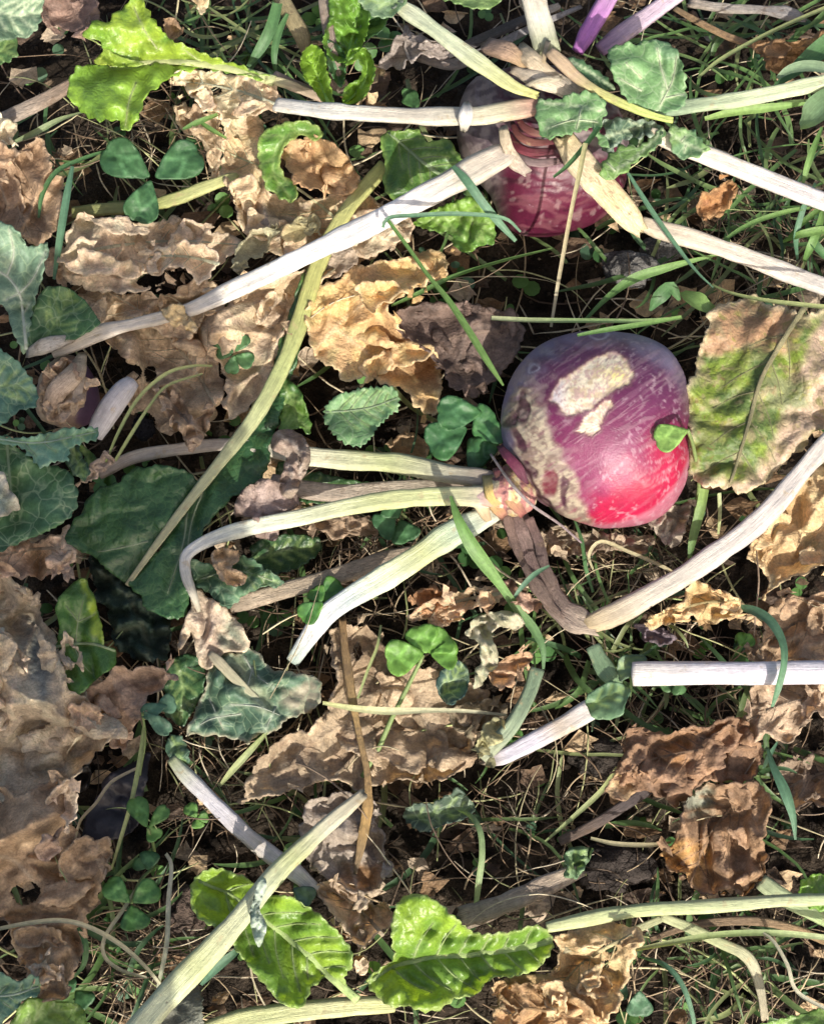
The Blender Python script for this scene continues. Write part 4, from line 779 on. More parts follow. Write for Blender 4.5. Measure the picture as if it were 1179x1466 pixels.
green('blue green leaf ending the lilac stem low on the left', [(240,1058),(256,1052),(268,1070),(270,1092),(262,1100),(248,1092),(240,1078)], 34, [(246,1056),(256,1075),(262,1096)], 3, 12, None, 'leaf_scrap', mat='kale', c=(.06,.12,.08), c2=(.05,.10,.06), g=3)
# serrated leaf above the upper left stalk of the round turnip
green('single toothed green leaf standing between the golden dry leaf and the turnip stalk', [(464,586),(474,572),(492,562),(520,555),(552,552),(568,560),(571,580),(565,592),(545,606),(535,620),(530,630),(516,640),(495,636),(480,625),(466,604)], 50, [(466,590),(500,588),(535,582),(568,570)], 5, 34, dict(w=(3,2), col=(.25,.34,.20), sw=1.6), mat='kale', c=(.135,.25,.11), c2=(.10,.20,.09), serr=4, serw=9, fold=6, tx=4)
green('green leaf piece hanging below the bent turnip stalk with a brown curl on it', [(270,806),(282,800),(296,806),(310,812),(322,808),(335,800),(352,797),(372,806),(392,822),(406,834),(396,842),(380,840),(362,848),(348,855),(330,872),(318,868),(300,850),(282,838)], 34, [(282,832),(310,822),(345,818),(398,834)], 4, 24, dict(w=(3,2), col=(.36,.44,.28), sw=2.2), mat='kale', c=(.085,.17,.085), c2=(.065,.13,.075), fold=8, amp=8, wl=40)
leaf('curled_leaf_bit', [(305,792),(318,786),(340,790),(342,802),(334,812),(346,816),(354,824),(352,834),(338,840),(322,836),(312,820),(303,806)], 42, 'tan curled leaf bit lying on the hanging green leaf piece', 'dead leaf', DG, c=(.56,.42,.27), c2=(.40,.26,.15), amp=6, wl=18, amp2=2, g=3, curl=7, cw=7)
# lower centre leaf blades by the pea stem
green('teal fan shaped leaf joined to the white lilac stem at right', [(840,1000),(856,985),(880,975),(900,985),(896,1005),(890,1022),(872,1030),(850,1028),(842,1015)], 46, [(842,1010),(866,1000),(895,985)], 3, 18, None, mat='clover', c=(.13,.22,.12), c2=(.10,.18,.10), serr=0, g=3)
green('greyish green leaf at the cut end of the horizontal white stalk', [(882,955),(888,942),(904,936),(922,938),(926,946),(910,952),(902,968),(890,975),(884,968)], 44, [(884,962),(900,945),(920,942)], 3, 12, None, mat='clover', c=(.15,.22,.14), c2=(.10,.17,.10), serr=0, g=3)
stalk('green_stalk', [(848,925,44,22),(858,945,44,24),(870,965,44,26),(886,982,42,14)], [(.17,.25,.15),(.14,.22,.12),(.12,.2,.1)], None, label='short thick green stem leading to the fan shaped leaf', cat='stalk', group=ST, flat=.3)
green('small teal leaf folded beside the crooked brown leaf right of centre', [(628,968),(640,950),(655,945),(668,955),(672,975),(660,1000),(645,1010),(632,1002),(625,988)], 32, [(630,1000),(648,975),(662,950)], 4, 18, None, mat='kale', c=(.05,.10,.085), c2=(.04,.08,.07), g=3, serr=1)
leaf('curled_leaf', [(672,890),(690,880),(720,876),(742,882),(748,895),(732,900),(712,898),(702,908),(710,925),(712,945),(700,962),(688,982),(678,986),(680,965),(688,945),(684,920),(668,908)], 40, 'twisted whitish leaf with a green rim right of the clover at the centre', 'dead leaf', DG, mat='kale', c=(.42,.38,.28), c2=(.33,.32,.22), cs=22, amp=9, wl=26, amp2=1, crease=4, curl=5, g=3)
green('green bottom edge leaf in the lower left corner', [(24,1445),(38,1432),(62,1430),(95,1434),(118,1442),(124,1460),(122,1490),(20,1490)], 42, [(30,1480),(70,1452),(115,1446)], 5, 30, None, c=(.16,.27,.06), c2=(.12,.22,.05), serr=0)
green('teal leaf lobe in the lower left corner above the green leaf', [(-20,1392),(10,1396),(28,1406),(40,1398),(54,1396),(60,1412),(52,1426),(34,1432),(16,1450),(-20,1480)], 50, [(-20,1428),(20,1424),(56,1412)], 4, 24, dict(w=(3,2), col=(.42,.52,.40), sw=2), mat='kale', c=(.12,.22,.16), c2=(.10,.19,.13), g=3)
green('grey felted leaf lying under the pale stalk at the bottom', [(205,1480),(215,1455),(240,1425),(262,1408),(278,1402),(288,1420),(290,1448),(282,1485)], 22, [(215,1470),(245,1440),(280,1412)], 3, 20, None, mat='dry', c=(.20,.21,.17), c2=(.16,.16,.13), vein=None)
green('bright green leaf peeping in at the right edge above the thin green stalk', [(1142,1268),(1155,1256),(1180,1250),(1200,1260),(1200,1300),(1170,1304),(1150,1296)], 34, [(1146,1290),(1170,1272),(1195,1265)], 3, 18, None, c=(.16,.30,.04), c2=(.12,.24,.03), g=3)
green('green leaf along the bottom right edge', [(1060,1490),(1100,1462),(1150,1450),(1200,1440),(1200,1490)], 36, [(1070,1482),(1130,1462),(1195,1452)], 4, 16, None, c=(.12,.22,.05), c2=(.14,.25,.06), g=4)
green('small crumpled green scrap on the end of the woody stick low right', [(806,1225),(815,1214),(832,1212),(848,1216),(842,1230),(834,1248),(822,1258),(808,1252),(812,1238)], 30, [(812,1250),(824,1232),(838,1218)], 3, 12, None, 'leaf_scrap', mat='kale', c=(.14,.23,.12), c2=(.10,.17,.09), g=3, amp=8, wl=16)
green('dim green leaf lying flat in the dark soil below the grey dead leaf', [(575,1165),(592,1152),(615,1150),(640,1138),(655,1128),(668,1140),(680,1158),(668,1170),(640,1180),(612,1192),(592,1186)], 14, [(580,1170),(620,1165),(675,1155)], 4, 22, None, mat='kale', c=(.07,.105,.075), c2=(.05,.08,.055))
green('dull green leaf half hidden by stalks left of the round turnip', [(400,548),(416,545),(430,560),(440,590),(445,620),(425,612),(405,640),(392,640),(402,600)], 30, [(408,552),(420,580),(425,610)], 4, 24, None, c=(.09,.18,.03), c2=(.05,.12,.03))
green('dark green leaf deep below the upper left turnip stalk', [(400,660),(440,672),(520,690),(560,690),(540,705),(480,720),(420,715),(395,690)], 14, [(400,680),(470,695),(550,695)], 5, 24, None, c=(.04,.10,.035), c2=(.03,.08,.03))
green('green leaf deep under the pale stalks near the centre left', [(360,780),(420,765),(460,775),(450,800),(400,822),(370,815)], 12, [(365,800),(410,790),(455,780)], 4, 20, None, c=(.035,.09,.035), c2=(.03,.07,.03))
# mottled leaf beside the round turnip
mid = [(1152,438),(1115,495),(1088,545),(1070,610),(1055,660),(1045,692)]
l = Leaf([(1012,468),(1014,450),(1030,436),(1058,430),(1082,422),(1098,434),(1122,440),(1150,452),(1200,448),(1200,596),(1165,618),(1145,645),(1120,665),(1098,690),(1080,702),(1060,708),(1040,700),(1012,696),(992,684),(986,660),(986,622),(980,600),(978,580),(986,545),(996,520),(998,500)], 66, mat='mottled', c=(.17,.24,.035), c2=(.085,.135,.035), c3=(.25,.24,.10), cs=34, amp=6, wl=90, amp2=1.4, rag=3, serr=3, serw=14, skirt=2, fold=-6, puck=1.2, waves=5, tx=-3, dome=6, edge=(.55,.45,.30), ew=6, spot=(.26,.21,.12), vein=(.22,.24,.10), vw=2.0,
     patches=[([(1000,500),(1012,440),(1050,425),(1130,438),(1150,470),(1120,500),(1060,500),(1020,505)], (.33,.20,.115), 9), ([(1120,600),(1130,550),(1165,480),(1200,440),(1200,600),(1150,640),(1100,690),(1060,710),(1000,700),(990,680),(1040,690),(1090,665),(1105,630)], (.45,.335,.245), 10), ([(1110,540),(1150,545),(1165,580),(1130,590),(1105,575)], (.19,.21,.10), 10)],
     veins=pinnate(mid, 5, 70, 50, seed=3, jit=.5))
b = l.build('mottled_leaf'); tag(b, 'large yellowing leaf with brown patches leaning against the round turnip', 'leaf', GL); l.ribs(b, w=(9,4), col=(.24,.22,.12), sw=1.6)

# ------------------------------------------------------------------ dead leaves
DEADS = []
def dead(label, ol, z, name='dry_leaf', **k):
    kw = dict(mat='dry', c=TAN, c2=GREYTAN, cs=40, amp=9, wl=110, amp2=.3, wr=.9, skirt=1.1, wa=(len(bpy.data.objects)*1.7) % 3.1, hf=.2, rag=4, ragw=24, curl=8, cw=10, edge=None, spot=None, g=3.0); kw.update(k)
    kw['c'] = tuple(np.minimum(np.array(kw['c'])*1.16, .64)); kw['c2'] = tuple(np.minimum(np.array(kw['c2'])*1.25, .6))
    c = np.array(kw['c']); kw['spot'] = None; kw.setdefault('tear', 1.5); kw['a2'] = .35; kw.setdefault('crease', 8.0); kw.setdefault('vr', 1.3); kw['crease'] = kw['crease']*(1.1 if np.mean([q[0] for q in ol]) < 330 and np.mean([q[1] for q in ol]) > 300 else 1); kw['amp'] = kw['amp']*(1.15 if np.mean([q[0] for q in ol]) < 330 and np.mean([q[1] for q in ol]) > 300 else .8) if kw['amp'] > 9 else kw['amp']; kw['wl'] = max(kw['wl']*1.35, 30); kw['amp2'] = min(kw['amp2'], .5); kw.setdefault('c3', tuple(np.minimum(c*1.28+.015, .62)))
    if kw.get('vein') is None: kw['vein'] = tuple(c*1.25)
    flaps = kw.pop('flaps', None)
    if not kw.get('veins') and max(np.ptp([q[0] for q in ol]), np.ptp([q[1] for q in ol])) > 44:   # a midrib and side veins along the leaf
        q = catmull(ol, True, 6); cc = q.mean(0); ev, evc = np.linalg.eigh(np.cov((q-cc).T)); ax = evc[:,1]; t = (q-cc)@ax; b_ = (q-cc)@evc[:,0]; bow = np.ptp(b_)*.10
        mid = [tuple(cc+ax*(t.min()+(t.max()-t.min())*f)*.92+evc[:,0]*bow*math.sin(f*3.1)) for f in (0, .33, .66, 1)]
        kw['veins'] = pinnate(mid, max(3, int(np.ptp(t)/26)), np.ptp(b_)*.42, 48, seed=len(ol)*7, jit=.5)
    l = Leaf(ol, z, **kw); o = tag(l.build(name), label, 'dead leaf', DG); DEADS.append((l, c)); mids = l.ext > 44 and len(l.veins) > 2
    if mids: l.ribs(o, w=(6, 2.5), col=tuple(np.minimum(c*1.22, .6)), sw=2.0, mat='drystalk', lift=.2)
    r = np.random.RandomState(l.s+3); n = flaps if flaps is not None else (0 if l.ext < 34 else int(min(5, l.ext/22)))
    for i in range(n):                                       # folded-over and torn pieces of the same leaf
        for _ in range(30):
            x, y = r.uniform(*l.o[:,0].take([l.o[:,0].argmin(), l.o[:,0].argmax()])), r.uniform(*l.o[:,1].take([l.o[:,1].argmin(), l.o[:,1].argmax()]))
            if inpoly(np.array([x]), np.array([y]), l.o)[0]: break
        ra = l.ext*r.uniform(.22, .42); rb_ = ra*r.uniform(.35, .7); an = r.uniform(0, 3.14); m = 9
        fo = []
        for k in range(m):
            t = 2*math.pi*k/m; q = r.uniform(.72, 1.2); fo.append((x+q*(ra*math.cos(t)*math.cos(an)-rb_*math.sin(t)*math.sin(an)), y+q*(ra*math.cos(t)*math.sin(an)+rb_*math.sin(t)*math.cos(an))))
        fo = [(a_, b_) if inpoly(np.array([a_]), np.array([b_]), l.o)[0] else ((a_+x)/2, (b_+y)/2) for a_, b_ in fo]
        k2 = dict(kw); k2.update(holes=(), patches=(), veins=(), tx=r.uniform(-22, 22), ty=r.uniform(-22, 22), amp=5, wl=40, crease=4.5, vr=0, curl=r.choice((-3, 4, 6)), cw=8, c=tuple(c*r.uniform(.82, 1.15)), c2=tuple(np.array(kw['c2'])*r.uniform(.85, 1.2)), skirt=.9, g=3.6, rag=3)
        Leaf(fo, float(l.z([x], [y])[0])+3.5, **k2).build('torn_flap', o)
    return o
dead('golden crumpled dry leaf left of the round turnip', [(440,420),(458,410),(470,403),(486,396),(515,380),(545,370),(580,368),(604,364),(636,362),(644,378),(640,395),(618,404),(590,418),(566,430),(560,446),(572,462),(588,478),(606,492),(624,516),(634,545),(630,570),(622,598),(605,588),(582,562),(555,548),(520,542),(492,546),(474,530),(455,512),(443,482)], 32, c=GOLD, c2=(.44,.29,.15), wl=70, amp=15, edge=(.60,.46,.27), ew=4, patches=[([(545,470),(600,480),(640,560),(600,560),(560,520)], (.30,.17,.08), 12)], veins=[[(450,500),(500,450),(560,410),(630,375)],[(480,470),(520,500),(560,530)]], vein=(.6,.46,.28))
dead('dark brown dead leaf between the golden leaf and the round turnip', [(560,455),(575,440),(605,432),(640,428),(672,434),(705,442),(738,450),(750,480),(742,505),(720,532),(700,555),(682,568),(660,560),(640,548),(622,515),(600,498),(572,478)], 24, c=(.15,.105,.085), c2=(.09,.065,.055), spot=(.05,.04,.035), amp=11, veins=[[(600,500),(660,480),(735,470)],[(640,548),(690,510)]], vein=(.24,.17,.13))
dead('golden brown cupped dry leaf below the horizontal white stalk', [(402,225),(412,204),(432,194),(455,192),(480,202),(498,222),(508,245),(512,262),(498,280),(470,278),(440,272),(418,262)], 38, c=(.46,.31,.17), c2=(.34,.21,.11), amp=15, wl=36, curl=9, cw=14, veins=[[(418,258),(450,232),(490,212)],[(430,262),(465,245),(505,240)]], vein=(.24,.15,.08))
dead('tan dry leaf under the cupped one at the top left of the white stalk', [(320,178),(345,160),(372,166),(380,190),(370,215),(376,245),(396,275),(425,285),(470,282),(512,268),(545,288),(560,300),(520,330),(470,350),(430,372),(395,365),(372,340),(345,330),(335,300),(318,250),(315,215)], 24, c=(.55,.42,.26), c2=(.44,.33,.22), amp=15, wl=62, edge=(.62,.50,.34), ew=4, patches=[([(360,290),(440,300),(420,350),(370,340)], (.36,.30,.24), 14)])
dead('cream papery leaf strips along the top left of the horizontal stalk', [(240,110),(262,103),(300,100),(330,106),(372,112),(396,120),(402,150),(398,166),(370,162),(340,172),(322,176),(316,160),(290,156),(276,138),(252,124)], 36, c=CREAM, c2=(.48,.37,.26), amp=15, wl=30, amp2=6, curl=7, holes=[[(300,128),(312,122),(318,132),(306,138)]])
dead('broad greyish tan dry leaf left of the long white stalk', [(92,350),(98,330),(120,308),(150,318),(190,312),(230,316),(262,310),(300,322),(332,334),(345,352),(325,372),(300,392),(262,386),(236,402),(205,416),(170,420),(135,418),(100,405),(88,380)], 26, c=(.52,.41,.29), c2=(.42,.33,.24), wl=72, edge=(.50,.41,.30), ew=5, holes=[[(196,400),(225,386),(250,390),(238,404),(205,412)]], veins=[[(95,365),(180,350),(260,345),(340,350)],[(180,350),(150,390)],[(230,347),(250,320)]])
dead('mottled tan dead leaf lying between white stalk and olive stalk', [(330,425),(372,405),(410,392),(440,388),(432,430),(412,470),(396,510),(382,552),(358,585),(335,600),(318,580),(322,545),(310,520),(298,480),(310,445)], 24, c=(.48,.36,.23), c2=(.36,.28,.20), amp=12, wl=66, edge=(.54,.43,.30), veins=[[(320,590),(350,520),(395,440)]])
dead('grey brown rotting leaf with small holes below the long white stalk', [(92,428),(140,418),(190,424),(235,420),(262,405),(300,400),(322,432),(312,470),(318,520),(325,560),(312,590),(290,612),(262,622),(225,618),(195,600),(182,570),(190,540),(165,500),(128,470),(100,455)], 16, c=(.45,.35,.24), c2=(.32,.245,.17), cs=26, amp=15, wl=48, spot=(.05,.035,.025), holes=[[(185,528),(196,522),(204,534),(194,545)],[(206,530),(220,524),(224,540),(212,548)],[(188,600),(205,588),(222,600),(220,625),(198,632)]])
dead('small knobbly brown leaf curl in the rotting leaf at the left', [(222,562),(232,550),(250,548),(262,560),(264,580),(278,600),(290,590),(304,575),(308,590),(296,620),(284,640),(272,642),(262,615),(248,600),(230,590)], 30, c=(.34,.26,.19), c2=(.22,.16,.11), amp=12, wl=18, amp2=4, g=3)
dead('crumpled brown leaf at the upper left edge', [(-20,212),(15,215),(40,206),(52,194),(66,205),(76,222),(80,242),(94,262),(92,292),(84,325),(72,342),(50,352),(20,335),(-20,322)], 26, c=(.33,.23,.15), c2=(.22,.145,.09), amp=16, wl=42, edge=(.42,.31,.21), ew=4)
dead('cream curled husk at the left edge below the woody stick', [(-20,162),(8,166),(22,176),(25,190),(14,205),(-20,212)], 38, c=(.60,.52,.38), c2=(.50,.40,.28), amp=10, wl=22, curl=9, g=3)
dead('purplish brown dead leaf beside the grey green corner leaf', [(54,6),(90,-10),(128,-12),(140,15),(138,36),(118,50),(90,46),(66,40),(58,24)], 30, c=(.23,.155,.125), c2=(.17,.115,.095), amp=8, veins=[[(60,20),(100,16),(135,10)]])
dead('grey dry leaf with dark veins behind the pale cut stalk', [(538,96),(545,80),(562,55),(580,36),(594,46),(612,52),(632,62),(640,78),(625,84),(606,80),(590,90),(572,98),(555,94)], 32, c=(.30,.26,.235), c2=(.22,.19,.175), amp=6, vein=(.09,.07,.06), veins=[[(590,90),(580,70),(584,40)],[(586,80),(560,82)],[(584,62),(566,58)]], spot=(.1,.09,.08))
dead('ragged tan leaf by the pale stalk above the black gap', [(520,96),(534,88),(545,96),(534,118),(520,140),(508,150),(514,125)], 26, c=(.42,.33,.2), c2=(.33,.25,.16), amp=8, g=3)
dead('orange brown torn leaf right of the upper turnip', [(996,300),(1004,282),(1020,268),(1036,256),(1052,258),(1060,270),(1050,292),(1036,310),(1018,314),(1002,312)], 30, c=RUST, c2=(.20,.10,.05), amp=10, wl=28, edge=(.42,.26,.13), ew=5, g=3)
dead('brown curling leaf strip at the upper right edge', [(1080,66),(1100,56),(1130,62),(1160,50),(1200,36),(1200,92),(1165,100),(1140,92),(1115,104),(1098,90)], 34, c=(.27,.16,.08), c2=(.19,.115,.06), amp=12, wl=40, curl=6)
dead('golden dry leaf above the grey stalk at the right edge', [(1066,790),(1075,765),(1090,742),(1108,725),(1130,705),(1150,685),(1175,672),(1200,665),(1200,810),(1172,812),(1150,820),(1125,838),(1100,850),(1092,858),(1096,830),(1080,808)], 34, c=(.52,.38,.21), c2=(.40,.27,.14), amp=15, wl=56, edge=(.60,.47,.28), ew=5, veins=[[(1080,790),(1120,760),(1190,700)],[(1120,760),(1150,800)]])
dead('small golden leaf curled under the middle of the grey stalk', [(920,895),(935,880),(955,872),(980,862),(978,845),(985,832),(1010,834),(1038,846),(1058,856),(1068,870),(1058,885),(1040,890),(1015,896),(992,888),(968,896),(940,902)], 36, c=(.50,.35,.18), c2=(.36,.23,.11), amp=13, wl=34, amp2=5, edge=(.60,.47,.28), ew=5)
dead('brown rumpled leaf at the right edge above the white stalk', [(1096,880),(1108,862),(1130,850),(1160,854),(1200,850),(1200,940),(1160,950),(1120,948),(1090,952),(1070,945),(1062,925),(1080,905),(1088,940)], 28, c=(.35,.25,.16), c2=(.24,.165,.105), amp=14, wl=58)
dead('light brown leaf at the right edge below the white stalk', [(1075,985),(1110,975),(1150,978),(1200,975),(1200,1030),(1168,1020),(1150,1045),(1128,1060),(1100,1058),(1078,1062),(1062,1040),(1072,1010)], 22, c=(.37,.28,.20), c2=(.27,.20,.14), amp=14, wl=48)
dead('rust brown crumpled leaf right of the bare soil', [(866,1132),(878,1105),(890,1075),(893,1050),(915,1042),(950,1046),(985,1042),(1020,1036),(1055,1028),(1078,1045),(1092,1075),(1088,1105),(1068,1120),(1035,1118),(1005,1125),(975,1140),(950,1140),(930,1130),(905,1138),(888,1146)], 30, c=(.25,.155,.095), c2=(.16,.10,.065), amp=17, wl=54, amp2=6, patches=[([(862,1140),(880,1100),(900,1110),(910,1140)], (.50,.36,.21), 9), ([(950,1060),(1000,1050),(990,1090),(950,1095)], (.34,.175,.07), 10)])
dead('rotting orange brown leaf clump below the rust brown leaf', [(942,1225),(950,1212),(966,1200),(972,1170),(985,1140),(1010,1126),(1045,1120),(1080,1118),(1098,1140),(1100,1180),(1095,1215),(1098,1235),(1085,1262),(1066,1278),(1040,1272),(1015,1282),(990,1272),(972,1250),(955,1240)], 32, c=(.27,.175,.105), c2=(.19,.125,.08), amp=20, wl=44, amp2=7, patches=[([(945,1225),(970,1205),(1010,1215),(1020,1245),(1000,1270),(975,1255)], (.48,.28,.11), 9), ([(975,1140),(1020,1125),(1020,1165),(985,1170)], (.26,.27,.21), 9)])
dead('large grey tan dead leaf on the left edge with a rolled rim', [(-20,832),(30,838),(52,858),(66,885),(80,918),(92,960),(104,985),(125,995),(150,1012),(172,1018),(168,1042),(160,1062),(140,1078),(122,1100),(100,1118),(70,1128),(40,1140),(-20,1150)], 30, c=(.46,.375,.265), c2=(.37,.30,.215), amp=15, wl=72, amp2=5, edge=(.46,.385,.28), ew=5, patches=[([(30,880),(62,900),(72,960),(60,1010),(40,960)], (.21,.22,.20), 12), ([(110,1015),(150,1020),(150,1060),(118,1050)], (.52,.36,.22), 12)], veins=[[(-10,870),(50,900),(85,970),(110,1040)],[(50,900),(20,980),(10,1060)]])
dead('rolled pinkish tan leaf lobe at the left edge', [(-20,902),(8,904),(24,918),(34,945),(36,985),(28,1020),(12,1040),(-20,1052)], 46, c=(.50,.40,.30), c2=(.42,.33,.25), amp=6, wl=60, amp2=2, dome=10, edge=(.52,.44,.33), ew=4, curl=5)
dead('pinkish brown dead leaf above the large grey tan one at left', [(-20,768),(20,776),(50,772),(82,764),(100,752),(96,775),(110,792),(100,812),(78,826),(50,830),(20,826),(-20,824)], 32, c=(.45,.33,.24), c2=(.33,.23,.16), amp=12, wl=50)
dead('brown pointed dead leaf below the upright green leaf', [(125,990),(145,975),(168,958),(205,952),(242,958),(246,972),(228,992),(205,1015),(190,1045),(178,1080),(162,1070),(158,1050),(135,1025)], 28, c=(.38,.275,.20), c2=(.28,.20,.15), amp=9, wl=60, veins=[[(132,1005),(180,985),(242,964)],[(170,988),(185,1030)]], vein=(.18,.12,.09), edge=(.38,.28,.21), ew=3)
dead('long dark tan dead leaf down the lower left edge with pale veins', [(-20,1140),(30,1132),(62,1120),(82,1112),(96,1135),(112,1152),(108,1180),(125,1205),(155,1242),(148,1268),(138,1295),(124,1325),(120,1360),(108,1395),(88,1425),(62,1432),(40,1400),(20,1360),(8,1325),(-20,1300)], 30, c=(.37,.27,.175), c2=(.27,.19,.12), amp=16, wl=62, amp2=6, edge=(.36,.28,.20), ew=3, holes=[[(15,1275),(40,1262),(58,1272),(52,1290),(28,1296)]], vein=(.42,.34,.25), veins=[[(-10,1225),(20,1232),(55,1268)],[(72,1252),(84,1275),(112,1298),(118,1322)],[(110,1180),(118,1218),(152,1242)],[(90,1130),(60,1180),(72,1252)]])
dead('pale peeled leaf bit on the dark tan leaf at the lower left', [(38,1388),(50,1376),(66,1370),(76,1384),(92,1390),(90,1408),(72,1402),(58,1408)], 42, c=(.44,.36,.27), c2=(.22,.21,.17), amp=8, wl=18, g=3)
dead('wide grey brown dead leaf flat on the soil below the centre', [(470,905),(500,895),(535,905),(555,930),(600,950),(650,965),(690,985),(700,1010),(680,1050),(672,1085),(650,1110),(605,1122),(560,1118),(520,1128),(478,1118),(440,1128),(395,1140),(350,1150),(352,1115),(370,1085),(410,1055),(452,1040),(470,1010),(478,960)], 16, c=(.36,.28,.19), c2=(.23,.17,.115), cs=36, amp=11, wl=64, amp2=4, spot=(.07,.05,.04), holes=[[(505,925),(514,920),(518,936),(510,946)],[(578,1082),(590,1068),(596,1090),(586,1098)]], veins=[[(480,1110),(560,1040),(680,1000)],[(560,1040),(540,960)],[(600,1022),(640,1090)]], vein=(.34,.28,.21))
dead('pale grey leaf flap under the split brown stem', [(440,1150),(462,1140),(500,1135),(530,1145),(545,1185),(552,1225),(562,1250),(540,1272),(505,1275),(470,1262),(448,1245),(430,1215),(432,1180)], 20, c=(.30,.255,.215), c2=(.22,.18,.145), amp=12, wl=44, patches=[([(490,1240),(540,1235),(560,1255),(530,1275),(500,1275)], (.28,.165,.085), 9)], veins=[[(500,1140),(495,1190),(510,1268)]])
dead('crumpled beige leaf between the two bottom green leaves', [(452,1262),(480,1258),(505,1270),(540,1292),(562,1305),(562,1330),(545,1345),(520,1360),(500,1340),(478,1318),(462,1295)], 28, c=(.44,.34,.25), c2=(.33,.25,.185), amp=15, wl=32, amp2=5, edge=(.55,.45,.33), ew=4)
dead('tiny curled leaf end beside the shiny bottom leaf', [(500,1375),(512,1366),(526,1372),(528,1388),(515,1396),(503,1388)], 30, c=(.46,.37,.27), c2=(.34,.26,.19), amp=7, wl=14, g=3)
dead('holed golden leaf at the bottom right of the green leaf', [(790,1342),(820,1330),(858,1322),(890,1325),(915,1340),(912,1365),(898,1395),(892,1425),(878,1455),(855,1470),(825,1460),(795,1448),(770,1420),(752,1402),(790,1396),(800,1370)], 26, c=(.50,.37,.21), c2=(.36,.25,.14), amp=13, wl=40, amp2=5, edge=(.58,.46,.28), ew=4, holes=[[(862,1355),(872,1348),(884,1356),(874,1366)],[(834,1402),(852,1394),(862,1402),(846,1412)],[(838,1428),(848,1424),(850,1436)],[(860,1378),(870,1374),(872,1386)]])
dead('brown folded dead leaf at the bottom edge under the holed leaf', [(700,1412),(740,1405),(785,1410),(830,1430),(868,1462),(880,1490),(700,1490),(712,1445)], 30, c=(.36,.235,.125), c2=(.22,.14,.08), amp=15, wl=46, edge=(.50,.36,.2), ew=5)
dead('tan curled leaf strip right of centre below the turnip crown', [(578,882),(598,868),(622,855),(655,845),(690,838),(715,840),(722,858),(705,872),(680,870),(660,880),(640,892),(622,902),(612,885),(590,888)], 32, c=(.52,.38,.25), c2=(.38,.25,.15), amp=11, wl=28, amp2=5, curl=8, holes=[[(672,852),(688,846),(694,856),(680,862)]])
dead('rust coloured leaf shred behind the tan curled strip', [(598,850),(615,838),(640,840),(652,850),(640,866),(620,880),(602,872)], 22, c=(.33,.19,.10), c2=(.24,.13,.07), amp=10, wl=22, g=3)
dead('pinkish brown leaf shred beside the green grass blade', [(715,838),(732,828),(750,842),(762,862),(755,880),(740,870),(726,862)], 30, c=(.40,.27,.20), c2=(.30,.19,.14), amp=10, wl=18, g=3)
dead('brown curled leaf pair below the twisted whitish leaf', [(700,968),(712,952),(735,942),(758,938),(755,955),(738,968),(732,985),(718,992),(706,984)], 34, c=(.40,.27,.17), c2=(.27,.17,.10), amp=12, wl=18, g=3, curl=6)
dead('dim leaf scrap right of the brown stem', [(640,1010),(680,1000),(720,1005),(725,1030),(700,1060),(670,1058),(648,1040)], 14, c=(.17,.14,.09), c2=(.12,.10,.07), amp=10, wl=30)
dead('olive dead leaf scrap at the cut end of the white lilac stem', [(690,1038),(708,1028),(722,1035),(715,1060),(700,1082),(684,1090),(682,1070)], 36, c=(.30,.29,.16), c2=(.38,.30,.19), amp=8, wl=24, g=3)
dead('purple grey papery leaf scrap under the right grey stalk', [(905,895),(925,888),(950,900),(968,915),(955,925),(930,920),(912,912)], 16, c=(.15,.12,.14), c2=(.11,.09,.10), amp=7, wl=26, g=3)
dead('tan leaf scrap below the round turnip', [(925,745),(945,728),(968,720),(985,728),(982,752),(972,778),(958,790),(948,772)], 14, c=(.34,.29,.23), c2=(.24,.20,.16), amp=8, wl=22, g=3)
dead('brown dead leaf hidden in the shadow under the round turnip', [(760,770),(800,755),(850,768),(905,762),(940,770),(920,795),(860,790),(800,800)], 6, c=(.30,.24,.17), c2=(.20,.15,.11), amp=9, wl=26)
dead('brown leaf at the upper left under the bright leaf stalk', [(232,28),(252,24),(262,40),(255,56),(240,58)], 26, c=(.27,.18,.11), c2=(.2,.13,.08), amp=6, g=3)
dead('tan shred near the top by the bright leaf', [(276,-10),(298,-12),(300,12),(290,24),(282,8)], 34, c=(.50,.40,.26), c2=(.40,.30,.19), amp=8, wl=16, g=3)
dead('golden leaf end hanging below the mid part of the long stalk', [(512,300),(548,298),(590,320),(585,345),(560,352),(530,372),(505,360),(498,330)], 26, c=(.46,.37,.26), c2=(.36,.27,.19), amp=12, wl=30)
dead('grey dry leaf in shade under the long white stalk', [(455,350),(500,345),(515,372),(490,390),(462,398),(448,380)], 24, c=(.30,.245,.19), c2=(.22,.175,.13), amp=9)
dead('pale dry leaf under the cream papery strips at the top left', [(250,150),(290,158),(318,178),(322,215),(312,250),(300,235),(285,205),(262,180)], 14, c=(.42,.33,.22), c2=(.32,.24,.16))
dead('tan dead leaf showing between the olive stalk and the golden crumpled leaf', [(448,380),(480,360),(520,352),(548,362),(520,378),(488,394),(462,404),(446,420),(440,460),(432,440),(436,408)], 20, c=(.48,.36,.23), c2=(.38,.28,.18))
dead('greenish grey shrivelled leaf bit just above the long white stalk', [(345,345),(362,330),(385,325),(392,340),(378,362),(352,378),(336,385),(338,362)], 42, c=(.26,.25,.16), c2=(.36,.32,.22), g=2.8, flaps=0)
dead('olive curled leaf bit on the tan leaf beside the dark lump', [(404,330),(418,316),(440,306),(455,314),(448,332),(428,342),(410,345)], 42, c=(.30,.27,.15), c2=(.42,.34,.2), g=2.8, flaps=0)
